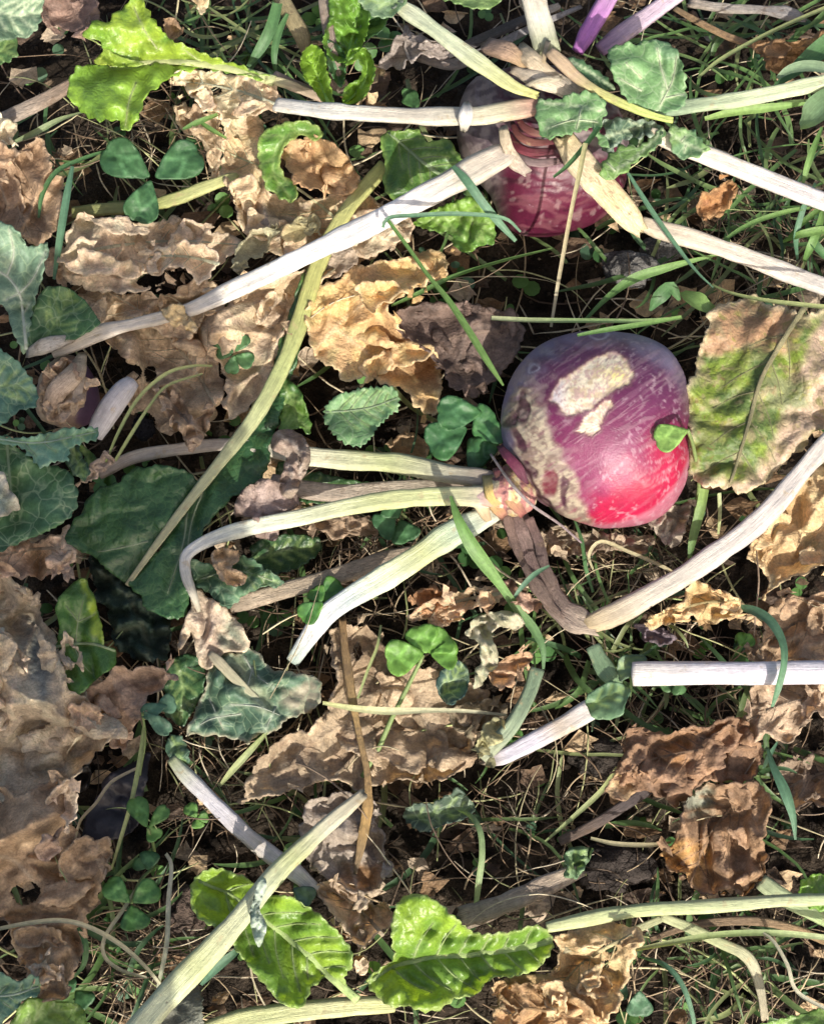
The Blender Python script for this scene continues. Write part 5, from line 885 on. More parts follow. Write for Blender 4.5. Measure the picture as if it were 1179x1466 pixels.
dead('dim brown leaf at the right edge beside the upright green blade', [(1110,1098),(1140,1088),(1200,1080),(1200,1150),(1160,1152),(1135,1165),(1118,1140)], 12, c=(.24,.18,.13), c2=(.17,.125,.09))
dead('tan leaf scrap in the dark gap below the toothed green leaf', [(560,628),(585,618),(612,640),(608,655),(582,652),(562,645)], 6, c=(.34,.24,.14), c2=(.25,.17,.1), g=3)
dead('brown leaf under the middle pale turnip stalks', [(420,720),(470,735),(530,740),(560,752),(520,770),(460,765),(425,750)], 2, c=(.26,.19,.13), c2=(.18,.13,.09))
dead('grey dead leaf in the shade beside the broad left leaf', [(105,700),(128,690),(150,672),(160,660),(148,650),(128,668),(112,680)], 40, c=(.34,.27,.22), c2=(.25,.2,.16), g=2.8)
dead('crumpled tan leaf at the left edge below the grey teal leaf', [(70,362),(92,352),(100,380),(95,410),(78,405),(68,390)], 16, c=(.36,.26,.18), c2=(.27,.19,.13), g=3)
stalk('dry_stalk', [(722,1406,34,12),(765,1404,38,18),(808,1416,40,20),(845,1442,40,20),(868,1485,38,20)], [(.48,.34,.17),(.52,.37,.19),(.40,.27,.13),(.46,.32,.16)], None, 'drystalk', 'golden brown rolled stalk curving to the bottom edge under the bright leaf', 'stalk', 'loose stalks', flat=.5)
dead('tan papery skin flake lying over the small purple turnip', [(58,548),(70,522),(92,512),(112,520),(122,540),(126,566),(112,590),(92,606),(72,600),(60,578)], 46, c=(.38,.29,.20), c2=(.27,.19,.14), g=2.6, flaps=1, amp=8, wl=26, holes=[[(100,545),(112,550),(110,566),(100,562)]])
dead('curled greyish lobe with a pale rim on the large left leaf', [(92,905),(112,918),(120,945),(118,975),(130,1000),(118,1012),(98,1000),(90,970),(84,935)], 44, c=(.45,.37,.28), c2=(.34,.28,.22), edge=(.56,.47,.35), ew=3, curl=10, cw=9, g=2.8, flaps=1)
dead('sunlit torn brown leaf bit at the tip of the large left leaf', [(98,1010),(120,1002),(142,1010),(150,1030),(132,1044),(108,1040),(96,1026)], 46, c=(.50,.36,.24), c2=(.38,.26,.16), g=2.8, flaps=0)
dead('folded brown lobe in the middle of the long dark tan leaf', [(48,1215),(66,1196),(84,1204),(86,1220),(70,1232),(52,1228)], 48, c=(.34,.25,.19), c2=(.27,.19,.15), g=2.8, flaps=0, curl=8)
dead('pale twisted leaf strip on the upper part of the long dark tan leaf', [(60,1150),(92,1120),(106,1128),(112,1165),(96,1190),(84,1172),(72,1168)], 46, c=(.42,.33,.25), c2=(.32,.25,.19), g=2.8, flaps=0, curl=9, edge=(.5,.42,.31), ew=3)
dead('crinkled light tan leaf piece over the hole of the greyish tan leaf', [(205,372),(225,352),(262,342),(300,352),(318,372),(300,398),(282,410),(268,392),(240,384),(218,392)], 40, c=(.54,.43,.30), c2=(.44,.34,.24), edge=(.6,.5,.37), ew=3, g=2.8, flaps=1, curl=9)
# torn shreds lying along the rims of the dead leaves
parts = []
for l, c in DEADS:
    for k in range(int(len(l.o)*.045)+1):
        x, y = l.o[R.randint(len(l.o))]+R.randn(2)*5; x += (l.ctr[0]-x)*R.uniform(-.15, .3); y += (l.ctr[1]-y)*R.uniform(-.15, .3)
        rr = R.uniform(5, 17); na = 10; an = np.sort(R.uniform(0, 6.28, na)); rad = rr*(.4+.8*R.rand(na)); el = R.uniform(.35, .8); ro_ = R.uniform(0, 3.1); s = nseed()
        def ring(f): 
            a, b = rad*f*np.cos(an), rad*f*np.sin(an)*el; return x+a*math.cos(ro_)-b*math.sin(ro_), y+a*math.sin(ro_)+b*math.cos(ro_)
        x1, y1 = ring(.55); x2, y2 = ring(1.0); q = np.stack([np.concatenate([[x], x1, x2]), np.concatenate([[y], y1, y2])], 1)
        zz = float(l.z([x], [y])[0])+R.uniform(1, 4)+R.uniform(-16, 16)*(q[:,0]-x)/60+R.uniform(-16, 16)*(q[:,1]-y)/60+6*(rid(q[:,0]/15, q[:,1]/15, s, 2)-.4)
        T = [(0, 1+(i+1) % na, 1+i) for i in range(na)]
        for i in range(na): a_, b_, c_, d_ = 1+i, 1+(i+1) % na, 1+na+(i+1) % na, 1+na+i; T += [(a_, b_, c_), (a_, c_, d_)]
        parts.append((P(q[:,0], q[:,1], zz*.001), np.array(T), np.tile(L(c)*R.uniform(.6, 1.3), (len(q), 1))*R.uniform(.85, 1.15, (len(q), 1))))
bulk('leaf_shreds', parts, 'dry')
parts = []
for k in range(90):                                       # fine stems strewn over the leaves
    x, y = R.uniform(-50, 1230), R.uniform(-50, 1510)
    if math.hypot(x-850, y-615) < 230: continue
    parts.append(strand(x, y, R.uniform(0, 6.3), R.uniform(60, 210), R.uniform(-1.6, 1.6), R.uniform(14, 40), R.uniform(5, 40), R.uniform(0, 16), R.uniform(.8, 1.6), [(.42,.36,.25),(.34,.29,.18),(.22,.27,.12),(.18,.13,.09)][R.randint(4)], 3, 13, .16))
bulk('fine_dry_stems', parts, 'straw')
# smooth black leaf
leaf('black_leaf', [(118,1198),(122,1170),(138,1142),(150,1118),(170,1100),(196,1088),(215,1078),(212,1110),(205,1150),(196,1182),(180,1196),(150,1206),(128,1210)], 22, 'smooth blackish purple rotted leaf beside the lower left dead leaf', 'dead leaf', DG, mat='film', c=(.016,.015,.021), c2=(.022,.020,.028), amp=5, wl=70, amp2=1.5, rag=2)
leaf('black_leaf', [(100,1100),(125,1098),(128,1118),(112,1140),(96,1125)], 14, 'small black rotted scrap above the blackish purple leaf', 'dead leaf', DG, mat='film', c=(.014,.012,.012), c2=(.02,.018,.016), amp=8, wl=30)

# ------------------------------------------------------------------ loose stalks and sticks
stalk('dry_stalk', [(838,894,40,20),(852,890,44,28),(890,874,48,32),(940,846,52,32),(985,820,54,31),(1030,788,56,30),(1070,758,58,29),(1110,720,60,28),(1150,672,62,27),(1210,600,66,26),(1290,490,60,24)], [(.44,.34,.20),(.50,.45,.38),(.54,.50,.46),(.50,.46,.44),(.53,.49,.45),(.48,.44,.38),(.44,.40,.33)], None, label='long greyish white stalk rising to the right edge below the mottled leaf', cat='stalk', group=ST, rag=.6)
stalk('dry_stalk', [(905,965,52,33),(950,964,54,33),(1010,963,56,32),(1070,963,56,31),(1130,962,56,31),(1250,961,56,31),(1430,958,54,30)], [(.66,.62,.58),(.60,.57,.64),(.64,.62,.66),(.62,.60,.64)], None, label='clean cut horizontal white stalk entering from the right edge', cat='stalk', group=ST, flat=.85, groove=.05, lump=.02)
stalk('dry_stalk', [(868,1005,40,24),(845,1016,42,28),(815,1034,42,28),(785,1050,42,27),(750,1068,40,25),(715,1085,36,22),(692,1090,30,10)], [(.55,.52,.50),(.58,.54,.52),(.50,.42,.34),(.56,.53,.60),(.52,.50,.58),(.42,.35,.27)], None, label='white lilac stem piece behind the fan shaped leaf', cat='stalk', group=ST, rag=.4)
stalk('green_stalk', [(768,958,40,20),(760,985,42,20),(748,1012,44,21),(730,1042,44,22),(706,1068,42,24),(690,1086,38,16)], [(.17,.24,.15),(.20,.27,.17),(.24,.30,.20),(.30,.32,.22)], None, label='greyish green bent stalk beside the white lilac stem', cat='stalk', group=ST)
stalk('pale_stalk', [(518,1138,48,15),(495,1158,52,20),(465,1184,54,22),(435,1212,56,24),(405,1240,58,25),(378,1270,62,29),(348,1308,64,30),(310,1352,64,31),(270,1394,62,32),(235,1432,60,33),(185,1490,58,34)], [(.50,.44,.32),(.58,.55,.40),PGREEN,(.58,.60,.40),(.50,.52,.32),PGREEN,(.60,.64,.42),(.54,.58,.38)], None, label='thick pale green stalk running diagonally to the bottom edge', cat='stalk', group=ST, rag=.5)
Leaf([(372,1255),(382,1262),(378,1285),(372,1302),(382,1325),(378,1345),(370,1356),(362,1340),(358,1318),(362,1290)], 78, mat='kale', c=(.34,.40,.34), c2=(.28,.34,.28), amp=3, wl=24, g=3, rag=1).build('skin_strip'); tag(bpy.data.objects['skin_strip'], 'limp pale skin strip hanging from the thick diagonal stalk', 'leaf scrap', GL)
stalk('lilac_stalk', [(246,1086,36,16),(262,1106,38,20),(290,1134,38,22),(322,1166,38,22),(355,1198,36,22),(390,1226,34,22),(425,1252,32,22),(452,1275,28,18)], [(.38,.42,.22),(.54,.52,.52),(.58,.55,.58),(.50,.44,.38),(.56,.53,.54),(.50,.47,.44)], None, label='thin lilac grey stem at the lower left running to the diagonal stalk', cat='stalk', group=ST)
stalk('thin_green_stalk', [(782,1328,46,14),(830,1318,46,17),(880,1308,46,18),(930,1302,46,18),(990,1299,46,18),(1060,1295,46,17),(1120,1290,46,17),(1250,1284,46,16),(1400,1272,40,14)], [(.50,.54,.28),(.46,.52,.26),(.50,.54,.32),(.38,.48,.24),(.36,.46,.22)], None, label='long thin green stalk from the bottom leaf to the right edge', cat='stalk', group=ST, flat=.85, groove=.1)
stalk('thin_green_stalk', [(945,1312,40,12),(985,1328,36,14),(1030,1350,32,14),(1062,1365,28,15),(1078,1385,22,16),(1088,1420,16,12),(1094,1460,10,10)], [(.40,.42,.24),(.38,.42,.22),(.40,.38,.26),(.42,.37,.26)], None, label='forked thin stalk going down from the long green stalk at lower right', cat='stalk', group=ST)
stalk('thin_green_stalk', [(800,1362,34,9),(850,1348,36,10),(900,1334,38,10),(945,1316,42,11)], [(.46,.40,.26),(.42,.42,.24),(.40,.42,.24)], None, label='thin straw stalk crossing the holed golden leaf', cat='stalk', group=ST)
stalk('green_stalk', [(1088,1262,24,22),(1110,1278,26,24),(1140,1296,26,22),(1210,1330,22,18)], [(.40,.46,.28),(.34,.42,.22),(.24,.32,.12)], None, label='short green stalk below the rotting clump at the right', cat='stalk', group=ST)
stalk('green_stalk', [(104,305,26,18),(150,300,28,20),(200,297,30,20),(250,286,32,20),(290,270,33,21),(328,256,33,19),(340,250,32,8)], [(.25,.27,.10),(.30,.31,.12),(.34,.36,.13),(.42,.44,.19),(.46,.46,.19)], None, label='olive green stalk behind the dark clover at the upper left', cat='stalk', group=ST)
stalk('woody_stick', [(332,866,28,24),(370,856,30,26),(420,842,32,26),(470,828,30,26),(520,812,28,27),(575,795,24,22),(610,786,20,12)], [(.36,.29,.22),(.42,.34,.25),(.36,.29,.21),(.30,.24,.18),(.38,.31,.23)], None, 'drystalk', 'brown woody stick under the pale turnip stalks', 'stick', 'sticks', rag=.6, lump=.1)
stalk('woody_stick', [(668,1312,24,26),(700,1302,26,28),(740,1286,28,28),(780,1268,30,26),(812,1254,30,24),(830,1248,28,16)], [(.30,.25,.20),(.38,.31,.25),(.34,.27,.21),(.46,.38,.29)], None, 'drystalk', 'woody stick behind the bright bottom leaf', 'stick', 'sticks', rag=.6, lump=.1)
stalk('woody_stick', [(-20,182,26,22),(30,160,28,22),(70,140,28,24),(104,120,26,20),(118,112,24,8)], [(.27,.22,.18),(.35,.29,.24),(.30,.23,.18),(.26,.18,.13)], None, 'drystalk', 'split woody stick at the upper left edge', 'stick', 'sticks', rag=.6, lump=.12)
stalk('brown_stalk', [(490,888,32,10),(494,930,34,11),(500,970,36,12),(508,1020,36,11),(518,1070,36,10),(526,1110,36,10),(526,1160,34,13),(516,1215,28,10),(508,1250,24,6)], [(.30,.19,.09),(.27,.18,.09),(.40,.27,.12),(.30,.20,.10),(.42,.27,.11),(.28,.21,.14)], None, 'drystalk', 'upright brown fibrous stem over the grey dead leaf', 'stalk', ST, lump=.14, rag=.6)
stalk('dark_stalk', [(640,78,40,16),(680,60,44,18),(720,42,46,18),(765,22,46,16),(800,8,44,12)], [(.10,.09,.09),(.07,.065,.065),(.12,.11,.11)], None, 'drystalk', 'blackened stem behind the pale cut stalk at the top', 'stalk', ST)
stalk('dark_stalk', [(600,82,34,16),(650,92,36,20),(700,70,40,16),(760,40,42,12),(830,10,40,8)], [(.16,.14,.13),(.30,.28,.27),(.42,.40,.40),(.30,.28,.28)], None, 'drystalk', 'grey fibrous stem above the black gap at the top', 'stalk', ST, rag=.5)
stalk('dark_stalk', [(990,4,28,14),(1040,12,30,16),(1090,14,30,18),(1130,20,28,22),(1150,26,24,10)], [(.34,.29,.24),(.40,.36,.32),(.24,.22,.21),(.20,.19,.19)], None, 'drystalk', 'frayed grey stem near the top right corner', 'stalk', ST, rag=.7, lump=.2)
stalk('dark_stalk', [(965,12,24,10),(1000,32,26,12),(1040,52,26,12),(1080,66,24,10)], [(.24,.17,.1),(.30,.2,.11),(.2,.13,.08)], None, 'drystalk', 'thin brown stem under the frayed grey one', 'stalk', ST)
stalk('dark_stalk', [(800,1205,14,12),(850,1180,16,14),(900,1148,20,14),(950,1118,20,12),(985,1100,18,8)], [(.18,.13,.10),(.11,.09,.09),(.13,.10,.10)], None, 'drystalk', 'dark bare stem lying across the soil by the rust brown leaf', 'stalk', ST)
stalk('dark_stalk', [(930,1345,20,8),(990,1325,24,10),(1060,1318,26,12),(1120,1325,24,12),(1190,1350,20,12)], [(.20,.14,.09),(.28,.2,.13),(.38,.26,.14)], None, 'drystalk', 'arched brown dead stem under the long green stalk at lower right', 'stalk', ST)
# ------------------------------------------------------------------ clover and grass
DC = ((.035,.095,.04),(.045,.115,.045)); LC = ((.13,.27,.05),(.10,.22,.04)); MC = ((.055,.145,.045),(.075,.18,.05))
clover('dark three leaved clover on the olive stalk at the upper left', [(150,212,214,254,58,44),(286,216,222,254,58,44),(196,318,216,258,52,46)], 44, None, DC)
clover('big dark clover left of the round turnip with its top leaflet in sun', [(625,592,690,590,52,56,4),(612,640,668,612,58,48),(712,600,676,622,66,44),(700,660,670,628,56,42)], 48, None, ((.05,.14,.045),(.035,.10,.04)))
clover('single bright clover leaflet on the right flank of the round turnip', [(937,632,984,616,42,92)], 92, [(984,616,92,6),(992,640,70,6),(1000,690,40,6),(994,740,15,6)], ((.17,.33,.08),(.20,.36,.09)))
clover('bright round clover above the grey dead leaf at the centre', [(552,945,606,935,54,50),(600,895,610,935,48,44),(642,908,612,934,46,42),(655,938,616,936,44,42)], 46, [(606,938,46,5),(585,980,40,6),(560,1030,34,7),(540,1075,28,7),(518,1112,20,6)], LC)
clover('clover half hidden behind the lower pale turnip stalk', [(430,886,462,862,34,40),(490,838,460,860,48,34),(448,842,462,862,30,36)], 40, None, ((.10,.23,.04),(.05,.14,.035)))
clover('shaded clover under the bent turnip stalk', [(540,760,566,742,44,26),(585,776,572,744,44,22),(556,722,570,742,38,26)], 26, None, DC)
clover('clover with three clear leaflets at the lower left', [(152,1262,186,1292,36,40),(226,1268,190,1292,38,40),(196,1332,188,1296,44,40)], 40, [(188,1294,40,4),(200,1262,34,4),(222,1240,26,4)], MC)
clover('upright folded clover beside the blackish purple leaf', [(192,1142,210,1184,32,48,10),(240,1155,214,1184,22,44),(226,1202,212,1182,26,40)], 46, [(212,1186,44,4),(220,1210,32,4),(222,1236,20,4)], ((.075,.17,.045),(.09,.19,.05)))
clover('tiny bright clover right of the upright folded one', [(268,1152,282,1170,22,36),(298,1168,282,1172,18,36),(284,1186,282,1172,20,36)], 36, None, ((.10,.20,.05),(.08,.17,.04)))
clover('small leaflet pair under the three clear leaflets', [(215,1218,212,1246,30,32),(190,1236,214,1240,20,30)], 32, None, DC)
clover('teal trefoil beside the brown pointed dead leaf', [(202,1022,240,1010,24,44),(252,1005,222,1012,30,42),(244,1050,206,1018,24,46)], 46, [(204,1020,44,4),(208,1060,36,4),(200,1110,26,4)], ((.085,.165,.105),(.07,.145,.09)))
clover('round leaflet at the bottom edge by the holed leaf', [(915,1456,915,1418,40,30),(884,1432,890,1402,26,28)], 30, None, ((.08,.16,.09),(.06,.13,.07)))
clover('small bluish leaflet below the diagonal stalk', [(448,1290,420,1272,34,34)], 34, None, ((.09,.15,.12),(.08,.13,.10)))
clover('small round leaflet in the dark gap at the top', [(600,140,574,146,28,30),(586,126,580,148,20,26)], 30, None, ((.08,.17,.06),(.06,.14,.05)))
clover('sprig of small green leaflets on the rotting leaf at left', [(304,480,334,505,22,36),(352,478,336,504,24,36),(362,520,336,508,26,36),(330,536,336,508,22,36),(310,505,334,508,18,34)], 36, None, ((.055,.13,.05),(.07,.15,.06)))
clover('small green leaflets in the shade at the bottom left', [(128,1440,108,1418,34,24),(95,1405,106,1420,28,22)], 24, None, DC)
clover('green leaflets at the right edge below the white stalks', [(945,985,965,970,26,30),(985,955,968,970,24,30),(972,995,968,972,22,30)], 30, None, ((.08,.16,.06),(.06,.13,.05)))
clover('pale green leaflet pair peeking out above the brown right leaf', [(1078,912,1060,925,20,36),(1062,905,1058,925,16,38)], 36, None, LC)
G1=((.10,.20,.06),(.16,.27,.08)); G2=((.06,.14,.055),(.08,.17,.065)); G3=((.24,.29,.12),(.30,.33,.15)); G4=((.075,.16,.10),(.10,.20,.12)); G5=((.36,.33,.20),(.34,.29,.17))
blade('green blade slanting down to the round turnip from the kinked stem', [(552,312,96,6),(580,350,94,7),(612,395,92,8),(640,430,92,12),(668,472,94,13),(695,515,96,10),(720,552,98,3)], G1)
blade('kinked thin grass stem across the long white stalk', [(548,326,96,4),(556,312,100,5),(600,308,102,6),(660,306,98,6),(720,312,92,5),(745,332,86,3)], G4)
blade('grey green blade crossing the long white stalk end', [(648,238,100,6),(668,260,102,12),(690,290,96,12),(715,320,86,10),(738,345,76,5)], G4)
blade('pale horizontal grass stalk just above the round turnip', [(703,456,70,8),(760,459,72,9),(850,460,74,9),(920,460,72,8),(972,456,66,6)], ((.40,.42,.24),(.22,.33,.13),(.26,.36,.15)), name='grass_straw')
blade('grass blade touching the top of the round turnip', [(826,480,98,4),(870,472,100,7),(920,464,92,7),(975,454,78,5)], G1)
blade('broad lit grass blade above the round turnip', [(838,458,40,6),(868,428,46,10),(905,400,50,14),(950,384,52,12),(995,372,50,6),(1030,364,48,3)], G1)
blade('thin blade from the black gap to the golden leaf', [(560,438,36,4),(600,420,44,8),(650,396,48,9),(720,374,48,8),(790,356,46,4)], G1)
blade('yellowish grass stem above the mottled leaf', [(1018,408,80,5),(1045,420,84,7),(1090,430,84,8),(1140,436,82,8),(1205,442,80,7)], G3, name='grass_straw')
blade('straw upright across the red upper turnip', [(838,205,116,7),(830,245,112,7),(818,300,100,6),(805,370,70,6),(796,420,50,5),(788,468,38,4)], ((.34,.33,.17),(.40,.34,.22),(.42,.38,.27)), name='grass_straw')
blade('dark green blade stuck into the upper turnip crown', [(858,182,108,10),(835,212,110,9),(812,238,108,8),(792,254,102,5)], G2)
blade('long blade right of the lobed leaf going down to the mottled leaf', [(898,248,80,5),(930,300,74,9),(965,350,68,9),(995,388,62,6),(1020,412,58,3)], G4)
blade('long thin stem from the lobed leaf to the top right corner', [(998,112,60,4),(1030,86,64,7),(1080,58,68,8),(1130,34,70,9),(1205,2,72,9)], G3, name='grass_straw')
blade('wide green blade along the lobed leaf stalk at right', [(1008,170,64,6),(1050,160,66,12),(1100,154,66,12),(1152,148,62,4)], ((.22,.34,.10),(.16,.28,.08)))
blade('thin curved blade at right under the white stems', [(1012,372,40,3),(1040,342,48,7),(1080,318,52,8),(1130,302,52,7),(1160,298,48,3)], G1)
blade('pale folded leaf blade at the upper right edge', [(1112,112,70,6),(1130,100,74,14),(1160,96,76,20),(1210,106,74,24)], ((.19,.28,.16),(.22,.31,.19)))
blade('dark broad blade at the upper right edge', [(1106,126,52,6),(1135,105,56,22),(1170,75,58,30),(1215,40,58,32)], G2)
blade('green leafy blade hanging at the right edge', [(1212,120,80,20),(1180,150,80,44),(1160,170,76,40),(1145,182,70,14)], ((.14,.24,.11),(.20,.30,.16)))
blade('narrow upright blade at the right edge', [(1176,182,60,4),(1164,212,60,9),(1154,240,56,9),(1148,264,50,4)], G1)
for lb_, p, c in (('short grass blade in the right edge tuft nearest the white stem', [(1128,340,30,4),(1150,318,46,10),(1185,290,56,8)], G1), ('arching grass blade lowest in the right edge tuft', [(1120,346,30,4),(1145,336,44,11),(1180,330,46,12),(1215,336,44,8)], ((.14,.25,.07),(.18,.30,.09))),
                  ('upright grass blade behind the right edge tuft', [(1140,372,26,6),(1138,340,40,10),(1148,300,50,9),(1166,262,56,4)], G4), ('bent grass blade in front of the right edge tuft', [(1150,374,30,5),(1160,352,42,12),(1172,322,46,10),(1176,298,44,4)], G1),
                  ('wide grass blade at the right edge above the grey stem', [(1205,390,30,8),(1175,362,40,14),(1160,340,42,12),(1152,310,40,4)], G2)):
    blade(lb_, p, c)
blade('long green blade beside the turnip crown crossing the pale stalks', [(645,710,84,4),(656,742,84,13),(674,778,78,19),(694,808,68,18),(716,838,56,12),(740,872,44,12),(764,902,40,13),(776,930,38,9),(777,958,34,4)], ((.10,.20,.06),(.13,.24,.07),(.09,.17,.08)))
blade('short side blade forking from the blade beside the crown', [(732,862,46,3),(745,842,50,6),(765,822,52,7),(786,810,50,3)], G4)
blade('arched teal blade over the horizontal white stalk', [(1048,868,40,6),(1078,874,52,12),(1102,890,60,13),(1118,920,66,13),(1120,950,70,12),(1112,985,66,12),(1104,1012,58,5)], G4)
blade('upright green blade right of the rust brown leaf', [(1098,1072,36,4),(1106,1098,42,9),(1122,1132,46,14),(1134,1168,44,9),(1138,1202,38,3)], G4)
blade('small green blade above the upright one at right', [(1112,1062,30,3),(1098,1085,34,8),(1092,1100,30,4)], G4)
blade('dark green blade at the upper left pointing down to the tan leaf', [(104,238,50,5),(97,275,52,10),(90,320,50,12),(84,362,44,11),(78,400,34,5)], G4)
blade('arched blade left of the dark clover', [(56,312,40,4),(62,278,46,9),(82,246,50,9),(118,228,46,7),(155,215,40,4)], G2)
blade('pale blade running to the yellow green leaf at upper left', [(16,205,30,3),(50,190,36,9),(85,172,38,8),(122,160,34,4)], ((.18,.24,.12),(.24,.29,.15)))
blade('forked green blade beside the cream leaf strips', [(262,185,40,4),(282,176,44,9),(312,164,44,6)], G1)
blade('lower fork of the green blade beside the cream strips', [(288,176,42,6),(302,186,42,9),(324,198,40,4)], G1)
blade('dark broad blade at the top left of the olive stalk', [(355,95,26,6),(372,70,34,16),(388,40,40,18),(398,5,42,16)], G2)
blade('second dark blade at the top behind the bright leaf', [(395,110,24,4),(392,80,34,10),(398,50,38,11),(412,20,40,6)], G2)
blade('curved pale stem over the rotting leaf at left', [(152,662,50,4),(172,615,58,5),(200,568,62,5),(238,535,62,5),(275,524,56,4),(304,524,46,3)], G3, name='grass_straw')
blade('second curved pale stem beside it over the black hole', [(165,660,46,4),(188,622,52,5),(215,580,54,4),(240,552,50,4),(290,535,42,3)], G3, name='grass_straw')
blade('tall thin stem over the blackish purple leaf', [(206,1040,40,4),(200,1090,42,6),(188,1150,42,6),(172,1205,36,5),(160,1245,28,3)], G3, name='grass_straw')
blade('wavy tan stem at the edge of the blackish purple leaf', [(196,1100,34,4),(160,1120,38,5),(138,1150,40,5),(116,1175,40,5),(108,1205,36,4)], ((.40,.34,.24),(.44,.37,.26)), name='grass_straw')
blade('long pale stem bowing over the dark tan leaf at lower left', [(-20,1334,46,5),(40,1322,50,6),(90,1318,52,6),(130,1328,50,6),(170,1350,44,6),(205,1380,36,5),(232,1412,26,4)], ((.34,.32,.21),(.38,.36,.25)), name='grass_straw')
blade('upright whitish stem left of the diagonal stalk', [(238,1222,34,5),(246,1240,38,6),(242,1290,38,7),(240,1345,36,7),(232,1390,30,6),(226,1415,24,4)], ((.44,.42,.34),(.38,.40,.28)), name='grass_straw')
blade('thin loop stem below the three clear leaflets', [(210,1250,30,3),(178,1300,36,5),(150,1342,36,5),(150,1370,32,5),(175,1390,26,5),(210,1400,20,4)], ((.34,.33,.24),(.36,.34,.25)), name='grass_straw')
blade('drooping green stem over the dark soil below the centre', [(655,1160,24,3),(672,1168,32,8),(686,1190,38,9),(689,1225,38,9),(684,1265,32,9),(680,1302,24,6)], ((.14,.22,.10),(.24,.31,.15)), name='grass_straw')
blade('thin horizontal pale stem over the grey dead leaf', [(462,1006,34,5),(510,1014,40,9),(560,1018,42,10),(610,1017,42,7),(665,1018,40,5),(725,1024,34,4)], ((.40,.42,.20),(.46,.46,.30),(.36,.34,.24)), name='grass_straw')
blade('fine yellow stem leaning on the brown stem', [(512,1000,40,3),(526,960,42,4),(540,925,42,4),(545,895,38,3)], G3, name='grass_straw')
blade('green blade from the crumpled hanging leaf toward the soil', [(382,1048,36,4),(360,1072,38,9),(335,1100,34,9),(315,1125,28,4)], G3)
blade('thin pale stem across the soil at the right', [(845,1200,30,4),(880,1208,34,6),(930,1210,36,6),(960,1206,32,3)], G5, name='grass_straw')
blade('yellow green stem on the bare soil', [(780,1205,20,3),(820,1170,28,6),(860,1132,32,7),(882,1098,30,3)], G3, name='grass_straw')
blade('curved green stem under the long stalk at lower right', [(915,1370,30,3),(950,1382,38,8),(975,1410,40,8),(990,1452,36,6),(994,1485,30,4)], G4, name='grass_straw')
blade('long pale stem from the holed leaf to the right edge', [(900,1362,34,4),(960,1350,40,8),(1030,1338,42,8),(1110,1336,40,8),(1205,1344,36,7)], ((.36,.38,.2),(.26,.34,.14),(.32,.37,.2)), name='grass_straw')
blade('whitish bowed stem in the lower right tangle', [(1060,1328,36,3),(1100,1342,42,5),(1125,1380,44,6),(1140,1420,42,6),(1190,1450,36,5)], ((.42,.4,.3),(.44,.42,.32)), name='grass_straw')
blade('green blade under the mottled leaf', [(1008,700,50,12),(1002,730,46,13),(992,768,36,12),(986,800,26,5)], ((.20,.30,.09),(.11,.20,.07)))
blade('second pale blade under the mottled leaf', [(1028,706,50,7),(1029,735,42,7),(1027,765,30,4)], ((.36,.40,.22),(.30,.34,.16)))
blade('thin looping stem below the round turnip', [(850,820,26,3),(842,795,34,5),(860,775,38,5),(900,790,38,5),(950,812,34,5),(985,835,26,4)], G5, name='grass_straw')
blade('thin stem curving down from the round turnip base', [(820,740,30,3),(832,775,32,6),(838,815,30,6),(848,848,24,4)], G2, name='grass_straw')
blade('triangular green leaf tip above the mottled leaf', [(1032,446,50,4),(1010,440,58,26),(990,428,58,30),(976,418,52,10)], ((.22,.34,.10),(.16,.27,.08)), name='leaf_tip')
blade('small folded green leaf behind the grass above the turnip', [(930,445,40,4),(942,425,48,22),(960,412,48,18),(972,430,40,4)], G2, name='leaf_tip')
blade('green blade at the bottom beside the diagonal stalk', [(288,1410,26,4),(310,1385,34,12),(335,1365,36,9),(350,1350,32,3)], G4)
blade('thin green blade at the lower left under the bowed stem', [(105,1400,24,3),(120,1380,30,7),(122,1350,34,8),(112,1328,32,4)], G2)
# ------------------------------------------------------------------ clods and pebbles
def clod(label, x, y, rx, ry, z, col, name='soil_clod', cat='clod'):
    s = nseed(); nt_, nr = 36, 20; V=[];F=[]; C0 = P1(x, y, (z-12)*.001)
    for i in range(nr+1):
        ph = math.pi*i/nr
        for j in range(nt_):
            th = 2*math.pi*j/nt_; d = np.array((math.sin(ph)*math.cos(th), math.sin(ph)*math.sin(th), math.cos(ph)))
            q = 1+.55*(float(fbm(d[0]*1.6+3+d[2], d[1]*1.6+7-d[2]*.7, s, 3))-.5)*2+.20*(float(rid(d[0]*4+d[2]*2, d[1]*4-d[2]*2, s+5, 2))-.5)
            V.append(C0+d*np.array((rx, ry, min(rx, ry)*.7))*MPP*q)
    for i in range(nr):
        for j in range(nt_): F.append((i*nt_+j, (i+1)*nt_+j, (i+1)*nt_+(j+1) % nt_, i*nt_+(j+1) % nt_))
    return tag(put(name, V, F, np.tile(L(col), (len(V),1)), M['soil']), label, cat, 'clods and pebbles')
clod('grey rough soil clod right of the upper turnip', 900, 385, 42, 30, 14, (.12,.115,.11))
clod('smaller grey clod beside the rough one', 945, 360, 26, 20, 10, (.10,.095,.09))
clod('black shiny round pebble in the hole of the rotting leaf', 205, 612, 15, 17, 20, (.012,.012,.016), 'pebble', 'pebble')
clod('dark soil lump on the bare patch right of centre', 850, 1085, 40, 28, 8, (.045,.037,.032))
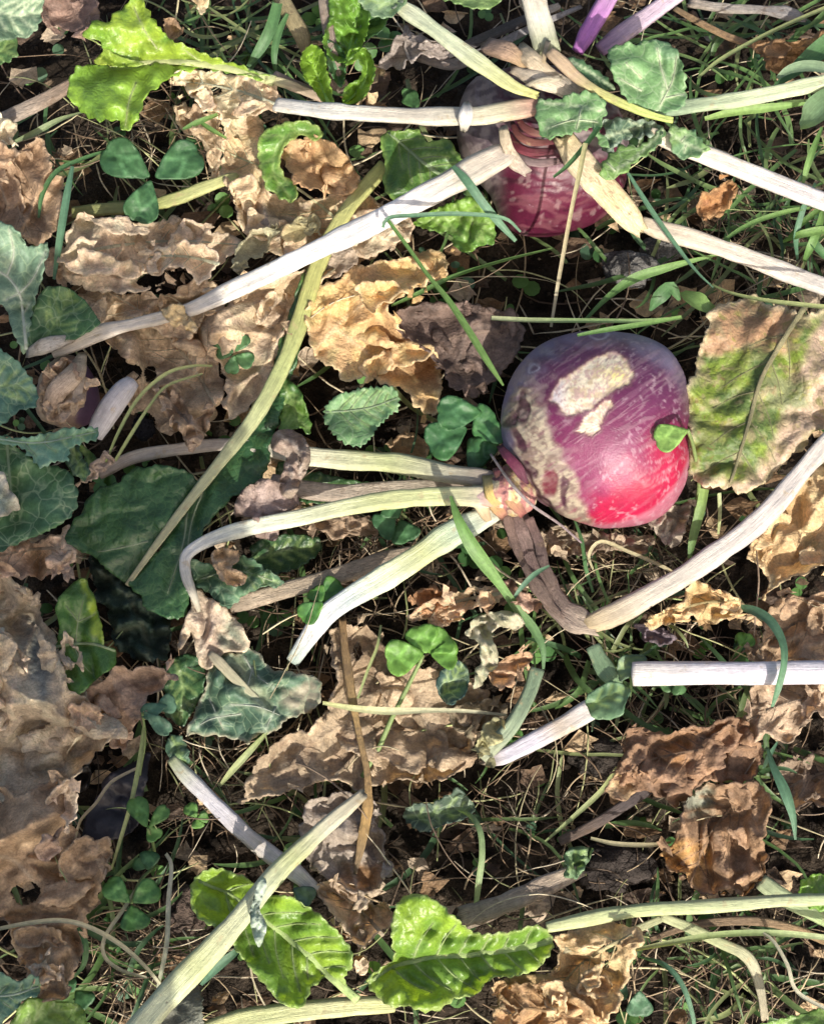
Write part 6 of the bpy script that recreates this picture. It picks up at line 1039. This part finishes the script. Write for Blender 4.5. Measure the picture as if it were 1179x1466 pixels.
clod('dark soil lump by the woody stick', 880, 1240, 46, 30, 6, (.040,.033,.030))
clod('brown soil lump at the lower left', 262, 1310, 26, 34, 8, (.075,.055,.045))
clod('dark lump in the gap of the tan leaf upper left', 400, 318, 26, 10, 26, (.035,.03,.035))

# ------------------------------------------------------------------ added plant shape, unseen beyond the lower edge, placed to shade the left side
def shade_plant():
    base = P1(-900, 1200, -.02); t = thing('added_shade_plant', 'broad leaved shade caster added out of view below the bottom edge', 'plant', base)
    for ol, h in (([(-120,300),(60,330),(200,318),(292,352),(300,420),(330,500),(345,590),(330,690),(250,760),(120,770),(-120,740)], .50),
                  ([(-120,720),(60,760),(200,750),(330,700),(352,790),(262,830),(262,930),(245,1000),(180,1060),(60,1120),(-120,1130)], .46),
                  ([(-120,1120),(60,1110),(150,1075),(235,1090),(262,1180),(232,1290),(235,1370),(150,1430),(-120,1470)], .42)):
        wp = P([a for a,b in ol], [b for a,b in ol], .03); wp = wp+SUN[None]*((h-.03)/SUN[2]); a, b = proj(wp)
        assert min(b) > 1520, min(b)
        hs = []
        for hx, hy, hr in ((112,1028,17),(45,1392,15),(60,705,13),(195,372,17),(35,880,12),(120,1235,11),(235,860,13),(90,640,14),(285,905,20),(165,455,12),(70,1010,9),(20,1180,13)):  # holes added to let spots of sun through the shade
            t_ = np.linspace(0, 2*math.pi, 8, endpoint=False); hw = P(hx+hr*np.cos(t_)*1.5, hy+hr*np.sin(t_), .03)+SUN[None]*((h-.03)/SUN[2]); ha, hb = proj(hw); hs.append(list(zip(ha, hb)))
        l = Leaf(list(zip(a, b)), h*1000, holes=hs, mat='leaf', c=GREEN, c2=DKGREEN, amp=12, wl=260, amp2=0, rag=14, ragw=90, g=22, skirt=0, waves=10, wavew=60)
        l.build('leaf', t); c = wp.mean(0); m = (base+c)/2+np.array((0,0,.04)); cx, cy = proj(np.array([base, m, c]))
        stalk('leaf_stalk', [(x_, y_, z_*1000-3, 26) for x_, y_, z_ in zip(cx, cy, (base[2], m[2], c[2]))], [PGREEN], t, step=60)
shade_plant()
